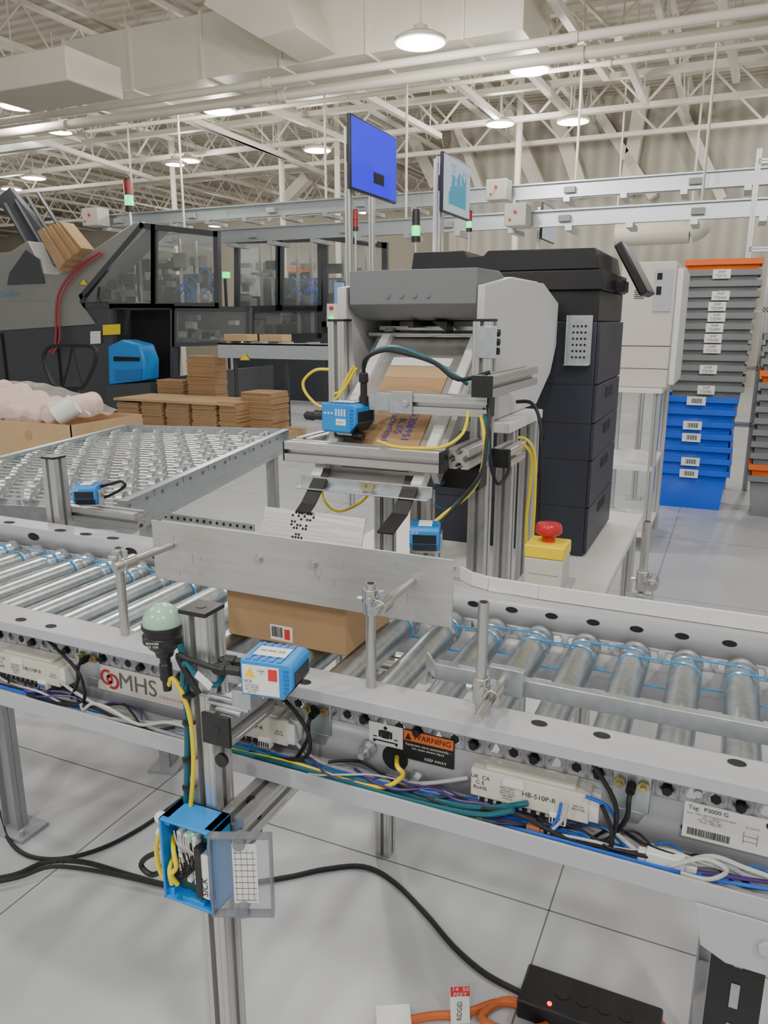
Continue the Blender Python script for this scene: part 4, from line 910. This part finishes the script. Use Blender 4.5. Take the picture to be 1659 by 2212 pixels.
def tote(m_, rim, loc, lab, num, grp='nested totes in the tall stack', sc=1):
    t = thing('plastic_tote', lab, 'tote', loc, 0, grp); t.scale = (sc, sc, 1)
    w0_,w1_,d0,d1,h = .25,.285,.17,.20,.33; m = MB()
    a = [(-w0_,-d0,0),(w0_,-d0,0),(w0_,d0,0),(-w0_,d0,0),(-w1_,-d1,h),(w1_,-d1,h),(w1_,d1,h),(-w1_,d1,h)]
    m.add(a, [(0,3,2,1),(0,1,5,4),(1,2,6,5),(2,3,7,6),(3,0,4,7)]); m.build('shell', m_, t, local=True, solid=.004)
    m = MB(); q = .022
    m.box(-w1_-q,-d1-q,h-.045,w1_+q,-d1,h); m.box(-w1_-q,d1,h-.045,w1_+q,d1+q,h); m.box(-w1_-q,-d1,h-.045,-w1_,d1,h); m.box(w1_,-d1,h-.045,w1_+q,d1,h)
    m.build('rim', rim, t, .004, local=True)
    if num:
        MB().box(-.07,-d1-q-.002,h-.066,.07,-d1-q-.0005,h+.002).build('label', PAPER, t, local=True)
        if num != 'bar': text(('SHIP\nTS%s' % num), INK, t, (0,-d1-q-.0022,h-.032), (1,0,0), (0,0,1), h=.052, local=True)
        else:
            m = MB()
            for k in range(9): m.box(-.035+k*.009,-d1-q-.003,h-.05,-.031+k*.009+.002*(k%2),-d1-q-.0022,h-.012)
            m.build('barcode', INK, t, local=True)
    return t
bp0 = PZ(1480,1098,0); sx, syy = bp0.x, bp0.y+.2
for k in range(7):
    tote(TOTEB, TOTEB, (sx+random.uniform(-.006,.006), syy, k*.098), 'blue tote, %s up from the floor in the tall nested stack' % ORD[k], 'bar' if k in (0,1,3,4,6) else None)
nums = ['5786',None,'5797',None,'5761','5583','5897','5991','5989','5064',None,'5731']
for k in range(12):
    tote(TOTEG, TOTEG, (sx+.07+k*.003+random.uniform(-.008,.008), syy, .675+k*.080), 'grey tote, %s up among the grey ones of the tall stack' % ORD[k], nums[k], sc=.9)
tote(ORANGE, ORANGE, (sx+.10, syy, .675+12*.080), 'orange tote on top of the tall nested stack', None, sc=.9)
q0 = PZ(1645,1112,0)
for k in range(13):
    o_ = k in (1,9)
    tote(ORANGE if o_ else TOTEG, ORANGE if o_ else TOTEG, (q0.x+.17, q0.y+.1, k*.09), '%s tote, %s up from the floor in the stack at the right edge' % ('orange' if o_ else 'grey', ORD[k]), 'bar' if k == 7 else ('5416' if k == 0 else None), grp='totes in the right edge stack')
pq = PZ(1368,1078,0)
one(MB().ext((pq.x,pq.y,0),(pq.x,pq.y,PY(1372,792,pq.y).z)).box(pq.x-.06,pq.y-.06,0,pq.x+.06,pq.y+.06,.01), 'floor_post', ALU, 'free standing slotted floor post between copier and tote stack', 'post')
pr = thing('flow_rack', 'metal flow rack frame at the right picture edge', 'rack', (PY(1640,800,7.6).x,7.6,0))
for u_ in (1600,1650):
    xx = PY(u_,700,7.6).x; MB().ext((xx,7.6,0),(xx,7.6,2.9)).build('upright', ALU, pr)
for z_ in (.6,1.1,1.6,2.1,2.8): MB().ext((PY(1600,700,7.6).x,7.6,z_),(1.4,7.6,z_)).build('shelf_beam', ALU, pr)
# ================================================================ MONITORS
def monitor(X, u0, u1, v0, v1, m_, lab):
    c0 = PX(u0, (v0+v1)/2, X); c1 = PX(u1, (v0+v1)/2, X); za = PX(u0, v0, X).z; zb = PX(u0, v1, X).z
    t = thing('wall_monitor', lab, 'monitor', (X,(c0.y+c1.y)/2,0), 0, 'monitors on tall poles')
    MB().box(X-.03,c0.y,zb,X,c1.y,za).build('bezel', BLACK, t, .006)
    MB().box(X,c0.y+.015,zb+.015,X+.002,c1.y-.015,za-.015).build('screen', m_, t)
    MB().ext((X-.08,c0.y+.12,0),(X-.08,c0.y+.12,zb+.45)).build('pole', ALU, t)
    MB().box(X-.06,c0.y+.05,(za+zb)/2-.06,X-.03,c0.y+.3,(za+zb)/2+.06).build('wall_bracket', BLACK, t)
    return t, c0, c1, za, zb
t,c0,c1,za,zb = monitor(-2.74,757,857,243,407,SCR,'large bright blue monitor high on a pole')
MB().box(-2.7375,(c0.y+c1.y)/2-.03,(za+zb)/2-.16,-2.735,(c0.y+c1.y)/2+.16,(za+zb)/2-.08).build('dialog_box', BLACK, t)
t,c0,c1,za,zb = monitor(-2.37,957,1016,325,457,SCRW,'monitor showing a teal bar chart on a white page')
m = MB(); hh = [.1,.14,.2,.24,.22,.16,.23,.26,.28,.18,.27,.25,.22,.26]
for k,h_ in enumerate(hh): y_ = c0.y+.14+k*(c1.y-c0.y-.26)/14; m.box(-2.3675,y_,zb+.08,-2.366,y_+.03,zb+.08+h_)
m.build('bar_chart', SCRT, t)
text('26,742\n2,745\n28,108', SCRT, t, (-2.366,c0.y+.25,za-.12), (0,1,0), (0,0,1), w=.12)
text('26,742', SCRT, t, (-2.366,c0.y+.55,za-.10), (0,1,0), (0,0,1), w=.14)
monitor(-2.75,1172,1200,435,517,SCRW,'small distant monitor above the black copier')
p = PY(946,342,7.0); one(MB().box(p.x-.04,7,0,p.x+.04,7.08,p.z), 'white_pole', WHITE, 'square white pole beside the bar chart monitor', 'pole')
p = PY(803,420,6.6); one(MB().ext((p.x,6.6,0),(p.x,6.6,p.z)), 'profile_pole', ALU, 'tall slotted pole under the blue monitor', 'pole')
def slight(u, v0, v1, Y, lab, top, bot, base=0):
    a = PY(u, v0, Y); b = PY(u, v1, Y); h = a.z-b.z; r = h*.11
    t = thing('stack_light', lab, 'stack light', (b.x, Y, 0), 0, 'signal tower lights')
    MB().cyl((b.x,Y,b.z+h*.62),(b.x,Y,b.z+h*.95),r,n=16).build('upper_lens', top, t)
    MB().cyl((b.x,Y,b.z+h*.34),(b.x,Y,b.z+h*.6),r,n=16).build('lower_lens', bot, t)
    m = MB().cyl((b.x,Y,b.z+h*.6),(b.x,Y,b.z+h*.62),r*1.1,n=16).nxt().cyl((b.x,Y,b.z+h*.95),(b.x,Y,b.z+h),r*.8,n=16).nxt().cyl((b.x,Y,b.z+h*.2),(b.x,Y,b.z+h*.34),r*1.1,n=16); m.build('collar', BLACK, t)
    MB().cyl((b.x,Y,base),(b.x,Y,b.z+h*.2),r*.35,n=10).build('stem', ALU, t)
slight(282,385,475,10.6,'signal tower with red over glowing green on the left machine',REDD,GREENL,1.5)
slight(898,452,540,9,'signal tower with glowing green band left of the white pole',BLACK,GREENL)
slight(1013,455,512,9.5,'signal tower with glowing green band under the chart monitor',REDD,GREENL)
slight(768,452,510,9.7,'unlit dark red signal tower beside the blue monitor pole',REDD,REDD)
# ================================================================ OVERHEAD TRACKS
for k,(u,v,ua,ub,lab) in enumerate(((829,437,225,1659,'upper overhead aluminium conveyor track in the background'),(829,492,330,1659,'lower overhead aluminium conveyor track in the background'))):
    yt = 12 if k == 0 else 11.2
    z = PY(u,v,yt).z; x0 = PY(ua,v+20,yt).x; x1 = 3.5
    t = thing('overhead_track', lab, 'track', ((x0+x1)/2,yt,z), 0, 'overhead tracks')
    m = MB(); m.box(x0,yt,z-.11,x1,yt+.02,z+.11); m.box(x0,yt-.07,z+.09,x1,yt+.02,z+.11); m.box(x0,yt-.07,z-.11,x1,yt+.02,z-.09); m.build('rail', ZINC, t)
    MB().box(x0,yt+.5,z-.05,x1,yt+.52,z+.14).build('rear_rail', ALU, t)
    m = MB(); x = x0
    while x < x1: m.nxt().box(x,yt-.08,z-.17,x+.09,yt+.5,z-.11); x += .8
    m.build('cross_tie', ZINC, t)
    m = MB(); x = x0+.3
    while x < x1: m.nxt().box(x,yt-.09,z-.05,x+.16,yt-.001,z+.03); x += 1.7
    m.build('junction_cover', PAINT2, t)
    m = MB(); x = x0+.5
    while x < x1: m.nxt().cyl((x,yt+.25,z),(x,yt+.25,6.4),.02,n=6); x += 4.2
    m.build('hanger', CEILW, t)
for k,(u0,v0,u1,v1,yy,lab) in enumerate(((1050,388,1093,430,11.55,'light grey wall box with red button on the upper track'),(1090,440,1135,486,10.75,'light grey wall box with red button on the lower track'),(175,450,213,486,11.6,'light grey control box at the left end of the tracks'))):
    a = PY(u0,v0,yy); b = PY(u1,v1,yy); t = thing('control_box', lab, 'control box', ((a.x+b.x)/2,yy+.1,b.z), 0, 'control boxes on the tracks')
    MB().box(a.x,yy,b.z,b.x,yy+.3,a.z).build('enclosure', ENCL, t, .01)
    m = MB().cyl(((a.x+b.x)/2,yy,(a.z+b.z)/2+.03),((a.x+b.x)/2,yy-.03,(a.z+b.z)/2+.03),.022,n=12).nxt().cyl((a.x+.08,yy,b.z+.08),(a.x+.08,yy-.03,b.z+.08),.015,n=12); m.build('button', REDL, t)
# ================================================================ LEFT BACKGROUND MACHINES
YM = 9.8
def pl(pts, Y, dep): return MB().prism([PY(u,v,Y) for u,v in pts], (0,dep,0))
def clampz(mb):
    for p in mb.v: p.z = max(p.z, .0)
    return mb
em = thing('case_erector', 'dark grey carton erecting machine with windows at left background', 'machine', (PY(230,880,YM).x,YM+.7,0))
clampz(pl([(-60,655),(160,655),(235,650),(240,900),(-60,900)],YM,1.8)).build('lower_cabinet', ANTH, em, .02)
pl([(-60,548),(20,545),(60,520),(95,590),(125,592),(290,480),(330,483),(175,640),(165,680),(-60,690)],YM-.01,.5).build('sloping_hopper', MGREY, em, .01)
pl([(-60,655),(170,650),(205,700),(-60,718)],YM-.03,.1).build('side_band', MGREY, em)
pl([(15,615),(95,612),(85,560),(55,540),(20,590)],YM-.04,.03).build('dark_opening', ANTH, em)
m = MB(); m.box(PY(5,740,YM).x,YM-.02,PY(5,850,YM).z,PY(9,740,YM).x,YM,PY(5,720,YM).z).nxt(); a = PY(120,690,YM); m.box(a.x-.02,YM-.02,PY(120,880,YM).z,a.x+.02,YM,a.z); m.build('panel_seam', DARK, em)
def frame(pts, Y, wd, par, nm, m_, dep=.08):
    m = MB(); n = len(pts)
    for i in range(n):
        A = PY(*pts[i],Y); B = PY(*pts[(i+1)%n],Y); A.z = max(A.z,.01); B.z = max(B.z,.01)
        d_ = (B-A).normalized(); nr = V((-d_.z,0,d_.x))*wd/2; m.prism([A-nr-d_*wd/2,A+nr-d_*wd/2,B+nr+d_*wd/2,B-nr+d_*wd/2],(0,dep,0))
    return m.build(nm, m_, par)
frame([(175,640),(305,487),(330,490),(330,660),(180,660)],YM-.02,.08,em,'window_frame',ANTH)
frame([(330,490),(465,505),(468,660),(330,660)],YM-.02,.08,em,'window_frame',ANTH)
frame([(240,662),(372,662),(372,835),(240,840)],YM-.02,.08,em,'window_frame',ANTH)
frame([(375,665),(535,668),(535,740),(375,745)],YM-.02,.06,em,'window_frame',ANTH)
for pts in ([(180,655),(305,490),(330,493),(330,655)],[(335,495),(460,508),(462,655),(335,655)],[(378,668),(532,671),(532,738),(378,740)]): pl(pts,YM+.01,.01).build('window_pane', GLASSY, em)
clampz(pl([(240,835),(470,800),(470,900),(235,905)],YM,1.6)).build('base', ANTH, em, .01)
pl([(205,600),(470,590),(470,700),(205,700)],YM+1.6,.05).build('dark_backing', MECHD, em)  # dark sheet added behind the panes so the interior looks dim
pl([(245,670),(368,670),(368,830),(245,830)],YM+.5,.05).build('dark_bay', DARK, em)  # dark sheet added to keep the inside of the bay dark
pl([(335,662),(535,662),(535,745),(335,745)],YM+1.3,.05).build('dark_backing', MECHD, em)  # same added dark sheet behind the lower window
random.seed(3)
m = MB(); m2 = MB()
for k in range(70):
    u_ = random.uniform(215,455); v_ = random.uniform(560,652); p = PY(u_,v_,YM+random.uniform(.3,1.3)); (m if k % 2 else m2).nxt().cb(p,random.uniform(.05,.35),.1,random.uniform(.03,.22))
for k in range(14): p = PY(random.uniform(390,525),random.uniform(685,735),YM+.6); (m if k % 2 else m2).nxt().cb(p,random.uniform(.1,.3),.1,random.uniform(.04,.15))
m.build('mechanism', MECH, em); m2.build('mechanism', MECHD, em)
m = MB()
for u_,v0_,v1_ in ((385,515,655),(420,520,655),(300,560,655),(262,600,655)): m.nxt(); a = PY(u_,v0_,YM+.5); b = PY(u_,v1_,YM+.5); m.box(a.x-.02,YM+.5,b.z,a.x+.02,YM+.54,a.z)
m.build('inner_column', ALU, em)
m = MB()
for k in range(6): a_ = (random.uniform(370,450),random.uniform(590,640)); m.nxt().tube([PY(a_[0],a_[1],YM+.3),PY(a_[0]+15,a_[1]-14,YM+.3),PY(a_[0]+30,a_[1]+5,YM+.3),PY(a_[0]+22,a_[1]+22,YM+.3)],.012,6)
m.build('air_hose', BLUEC, em)
pl([(222,702),(258,700),(258,722),(222,724)],YM-.05,.02).build('warning_label', YELP, em)
pl([(172,614),(180,604),(188,616)],YM-.05,.02).build('warning_label', YELP, em)
pl([(195,716),(216,715),(216,742),(195,743)],YM-.05,.02).build('white_label', PAPER, em)
m = MB(); m.tube([PY(105,760,YM-.1),PY(120,740,YM-.1),PY(125,640,YM-.1),PY(165,580,YM-.1),PY(215,545,YM-.1)],.02,8).nxt().tube([PY(112,765,YM-.12),PY(128,735,YM-.12),PY(132,645,YM-.12),PY(172,584,YM-.12),PY(222,548,YM-.12)],.015,8); m.build('red_hose', mat('hose_red',(.40,.06,.08),.5), em)
m = MB(); m.tube([PY(215,620,YM-.12),PY(212,640,YM-.12),PY(214,660,YM-.12)],.02,6); m.build('handle', BLACK, em)
text('SpeedAir', mat('speed_text',(.10,.35,.60),.5), em, PY(18,634,YM-.06), (1,0,0), (0,0,1), w=.42)
clampz(pl([(-10,430),(20,405),(140,560),(100,575)],YM+.3,.1)).build('magazine_rail', ANTH, em)
for k in range(4): a_ = PY(10+k*24,440-k*8,YM+.2+.1*k); b_ = PY(95+k*22,590-k*16,YM+.2+.1*k); MB().cyl(a_,b_,.035,n=6).build('magazine_rod', ANTH, em)
cbk = thing('carton_blanks', 'brown carton blanks leaning in the machine magazine', 'carton blanks', PY(125,560,YM-.3))
for k in range(6):
    o_ = k*7.5
    pl([(80+o_,500-o_*.35),(92+o_,492-o_*.35),(138+o_,566-o_*.8),(126+o_,584-o_*.8)],YM-.35+.03*k,.28).build('blank', CARD if k % 2 else CARD2, cbk)
vu = thing('blue_compressor', 'blue moulded tank unit inside the lower machine bay', 'compressor', (PY(275,830,YM-.3).x,YM-.2,0))
pl([(232,748),(262,734),(300,744),(312,778),(312,822),(234,832)],YM-.4,.35).build('housing', BLUE, vu, .03)
pl([(245,770),(300,772),(300,780),(245,780)],YM-.42,.03).build('grip', DARK, vu)
pl([(248,800),(305,798),(305,818),(248,822)],YM-.42,.03).build('dark_base_panel', BLUED, vu)
clampz(pl([(228,832),(325,826),(325,915),(228,915)],YM-.4,.35)).build('plinth', ANTH, vu)
YN = 13.0
um = thing('carton_machine', 'second dark framed carton machine with clear doors in the background', 'machine', (PY(600,700,YN).x,YN+.6,0))
for pts in ([(510,520),(600,518),(600,665),(510,668)],[(605,518),(690,515),(692,665),(605,665)],[(540,670),(690,668),(690,725),(540,728)],[(700,512),(830,530),(830,700),(700,700)]):
    frame(pts,YN,.10,um,'door_frame',ANTH); pl(pts,YN+.05,.01).build('door_pane', GLASSY, um)
clampz(pl([(510,725),(700,720),(830,700),(830,900),(510,900)],YN,1.4)).build('base', ANTH, um)
pl([(510,600),(830,600),(830,725),(510,725)],YN+1.5,.05).build('dark_backing', MECHD, um)  # added dark sheet that dims the view through the doors
m = MB(); m2 = MB()
for k in range(70): p = PY(random.uniform(515,825),random.uniform(565,722),YN+random.uniform(.3,1.2)); (m if k % 2 else m2).nxt().cb(p,random.uniform(.08,.4),.1,random.uniform(.04,.25))
m.build('mechanism', MECH, um); m2.build('mechanism', MECHD, um)
m = MB()
for u_ in (560,585,640,670,740,790): m.nxt(); a = PY(u_,525,YN+.5); b = PY(u_,722,YN+.5); m.box(a.x-.025,YN+.5,b.z,a.x+.025,YN+.55,a.z)
m.build('inner_column', ALU, um)
pl([(515,535),(560,535),(560,640),(515,640)],YN+1.3,.1).build('white_cabinet', MACH, um)
m = MB()
for k in range(10): a_ = (random.uniform(560,670),random.uniform(590,640)); m.nxt().tube([PY(a_[0],a_[1],YN+.3),PY(a_[0]+12,a_[1]-12,YN+.3),PY(a_[0]+26,a_[1]+4,YN+.3),PY(a_[0]+18,a_[1]+18,YN+.3)],.013,6)
m.build('air_hose', BLUEC, um)
text('Ultipack', ORANGE, um, PY(645,582,YN-.06), (1,0,0), (0,0,1), w=.5)
ya = thing('yellow_machine_arm','small yellow machine arm beside the left upright','machine arm',(PY(738,700,9.6).x,9.6,0))
pl([(724,690),(728,668),(745,664),(752,690),(742,720),(726,718)],9.6,.15).build('arm', YELP, ya, .01); a = PY(736,715,9.6); MB().box(a.x-.05,9.62,0,a.x+.05,9.72,a.z).build('stem', ANTH, ya)
pa = thing('push_button_panel','white push button panel with red and green buttons behind the stand','control box',(PY(715,690,8.6).x,8.6,0))
pl([(706,656),(722,656),(722,706),(706,706)],8.6,.08).build('panel',WHITE,pa); pl([(711,662),(718,662),(718,669),(711,669)],8.57,.03).build('red_button',REDL,pa); pl([(710,684),(718,684),(718,694),(710,694)],8.57,.03).build('green_button',GREENL,pa)
xx = PY(714,700,8.65).x; MB().box(xx-.03,8.63,0,xx+.03,8.68,PY(714,706,8.6).z).build('stand_pole',ALU,pa)
one(clampz(pl([(722,610),(738,610),(738,960),(722,960)],11,.1)), 'partition_board', mat('pale_blue',(.22,.42,.80),.5), 'pale blue narrow board behind the left upright', 'board')
gl = thing('green_indicator','small glowing green light between the two machines','light',(PY(485,590,12).x,12,0))
pl([(480,587),(490,587),(490,600),(480,600)],12,.1).build('lens',GREENL,gl); a = PY(485,602,12.03); MB().box(a.x-.02,12.03,0,a.x+.02,12.07,a.z).build('stem',ANTH,gl)
YB = 9.0
bc = thing('background_conveyor','grey belt conveyor section in front of the machines','conveyor',(PY(590,760,YB).x,YB,0))
A = PY(470,738,YB); B = PY(722,752,YB); zt = A.z
MB().box(A.x,YB,zt-.22,B.x+.8,YB+.03,zt-.02).box(A.x,YB,zt-.04,B.x+.8,YB+.4,zt-.02).build('side_rail',ZINC,bc)
for k in range(6): x_ = A.x+.15+k*.42; MB().cyl((x_,YB+.03,zt-.02),(x_,YB+.37,zt-.02),.025,n=10).build('roller',GALV,bc)
for u_ in (500,612,700): x_ = PY(u_,800,YB).x; MB().ext((x_,YB+.1,0),(x_,YB+.1,zt-.22)).build('leg',ANTH,bc)
pl([(518,778),(528,764),(539,778)],YB-.03,.01).build('warning_triangle',YELP,bc)
for k,(u0,u1) in enumerate(((497,548),(573,622))):
    a = PY(u0,722,YB+.25); b = PY(u1,737,YB+.25); one(MB().box(a.x,YB+.10,zt+.006,b.x,YB+.35,zt+.10), 'flat_carton', CARD2, 'small flat brown carton on the background conveyor, %s one'%['left','right'][k], 'carton', bevel=.004)
def bundle(u0,u1,v0,v1,Y,dep,lab,seed=0,floor=.115):
    random.seed(seed); a = PY(u0,v0,Y); b = PY(u1,v1,Y); z0 = floor; t = thing('cardboard_bundle',lab,'cardboard',((a.x+b.x)/2,Y+dep/2,z0),0,'bundles of flat cardboard on pallets')
    m = MB(); n = max(6,int((a.z-z0)/.022)); dz = (a.z-z0)/n
    for k in range(n):
        j1,j2 = random.uniform(-.005,.018),random.uniform(-.018,.005); m.box(a.x+j1,Y+random.uniform(0,.025),z0+k*dz,b.x+j2,Y+dep,z0+(k+.88)*dz)
    m.build('flat_sheets',CARD,t); MB().box(a.x+.02,Y+.03,z0,b.x-.02,Y+dep-.02,a.z-.004).build('core',CARD2,t)
    return t
YC = 8.2
for k,(u0,u1) in enumerate(((250,302),(303,354),(355,410),(411,468),(469,512))):
    bundle(u0,u1,868,938,YC,.74,'bundle of brown flat cardboard in the front row, %s from left'%ORD[k],seed=k)
bundle(518,588,846,935,YC+.3,.44,'wider bundle of flat cardboard at the right end of the row',seed=11)
bundle(400,466,768,850,YC+.86,.3,'tall bundle of flat cardboard stacked at the back',seed=12,floor=0)
bundle(336,396,820,850,YC+.9,.26,'low loose bundle of flat cardboard at the back left',seed=13,floor=0)
a = PY(248,862,YC); b = PY(505,866,YC); one(MB().prism([(a.x,YC-.03,a.z-.01),(b.x,YC-.03,a.z-.01),(b.x+.05,YC+.75,a.z-.01),(a.x,YC+.75,a.z-.01)],(0,0,.03)),'cover_sheet',CARD2,'large flat cardboard sheet covering the front bundles','cardboard')
m = MB(); a = PY(240,938,YC); b = PY(600,938,YC)
for k in range(3): m.box(a.x,YC-.05+k*.3,.09,b.x,YC+.12+k*.3,.115)
for k in range(3): xx = a.x+(b.x-a.x-.1)*k/2; m.box(xx,YC-.05,0,xx+.1,YC+.72,.09)
one(m,'wood_pallet',CARD2,'low wooden pallet beneath the cardboard bundles','pallet')
pj = thing('pallet_jack','black pallet jack handle loop in front of the machine','pallet jack',(PY(158,900,6).x,6,0))
MB().tube([PY(u,v,6) for u,v in ((158,838),(118,835),(98,790),(97,762),(115,748),(160,746),(200,750),(208,770),(200,800),(180,835))],.022,10,5,True).build('handle_loop',BLACKR,pj)
a = PY(160,838,6); MB().cyl(a,(a.x-.1,6.1,.25),.028,n=12).build('shaft',BLACKR,pj)
MB().tube([PY(u,v,6) for u,v in ((135,835),(148,790),(155,752))],.014,8).nxt().tube([PY(u,v,6) for u,v in ((180,835),(168,790),(160,752))],.014,8).build('handle_stay',BLACKR,pj)
MB().box(a.x-.35,5.95,.05,a.x+.15,6.15,.28).cyl((a.x-.2,5.9,.09),(a.x-.2,6.2,.09),.09,n=20).build('pump_base',ANTH,pj,.02)
MB().box(a.x-.34,6.15,.03,a.x-.18,7.2,.09).nxt().box(a.x-.02,6.15,.03,a.x+.14,7.2,.09).build('fork',ANTH,pj)
YP = 3.3
b1 = PY(150,900,YP); xb_ = b1.x; zt_ = PY(100,915,YP).z; zbx = .68
x0_ = xb_-1.2
ct_ = thing('steel_cart','low grey steel cart carrying the open cardboard box','cart',(xb_-.6,YP+.3,0))
MB().box(x0_,YP+.02,zbx-.03,xb_,YP+.58,zbx-.0005).build('shelf',PAINT2,ct_)
for xx in (x0_+.03,xb_-.03):
    for yy in (YP+.05,YP+.55): MB().cyl((xx,yy,0),(xx,yy,zbx-.03),.015,n=10).build('leg',PAINT2,ct_)
pk = thing('open_carton','large open cardboard box holding packing film at left','box',(xb_-.5,YP+.3,zbx))
m = MB(); w_ = .006
m.box(x0_,YP,zbx,xb_,YP+w_,zt_); m.box(x0_,YP+.6,zbx,xb_,YP+.6+w_,zt_); m.box(xb_-w_,YP,zbx,xb_,YP+.6,zt_); m.box(x0_,YP,zbx,x0_+w_,YP+.6,zt_); m.box(x0_,YP,zbx,xb_,YP+.6,zbx+.006)
m.build('walls',CARD2,pk); MB().cyl((xb_-.35,YP-.002,zt_-.08),(xb_-.35,YP,zt_-.08),.03,n=16).build('hand_hole',CARD,pk)
for k in range(6):
    one(MB().cyl((xb_-1.05+k*.155,YP+.08,zt_+.03+.04*math.sin(k*1.3)),(xb_-1.0+k*.155,YP+.45,zt_+.07+.04*math.cos(k)),.105-.006*k,n=22),'packing_roll',FOAMP,'pink printed packing roll inside the clear bag, %s from left'%ORD[k],'packing roll','packing rolls in the bag',bevel=.02)
one(MB().cyl((xb_-.16,YP+.05,zt_+.04),(xb_-.07,YP+.12,zt_+.11),.065,n=20),'white_roll',WHITE,'white roll end at the right side of the open box','roll')
m = MB(); n_ = 22; base = xb_-1.15
gr = []
for i in range(n_+1):
    for j_ in range(13):
        x_ = base+1.05*i/n_; y_ = YP+.02+.52*j_/12; e = max(0,math.sin(math.pi*i/n_))**.5*max(0,math.sin(math.pi*j_/12))**.4
        gr.append((x_,y_,zt_+.02+e*.23*(1-.35*i/n_)+.014*math.sin(i*2.1+j_*1.7)+.012*math.sin(i*.9-j_*2.3)))
m.add(gr,[(i*13+j_,(i+1)*13+j_,(i+1)*13+j_+1,i*13+j_+1) for i in range(n_) for j_ in range(12)])
bg = one(m,'plastic_bag',BAG,'crumpled clear plastic bag over the packing rolls at left','plastic bag')
md = bg.modifiers.new('soft','SUBSURF'); md.levels = 1; md.render_levels = 1
# ================================================================ CAMERA + WORLD
cam = bpy.data.cameras.new('camera'); co = bpy.data.objects.new('camera', cam); C.objects.link(co)
co.location = (0,0,H); co.rotation_euler = (math.pi/2-TH, 0, YAW)
cam.sensor_fit = 'VERTICAL'; cam.sensor_height = 36; cam.lens = 36*F/2212; cam.clip_start = .05; cam.clip_end = 200
bpy.context.scene.camera = co
w = bpy.data.worlds.new('world'); bpy.context.scene.world = w; w.use_nodes = True
w.node_tree.nodes['Background'].inputs[0].default_value = (1,.985,.96,1); w.node_tree.nodes['Background'].inputs[1].default_value = .62
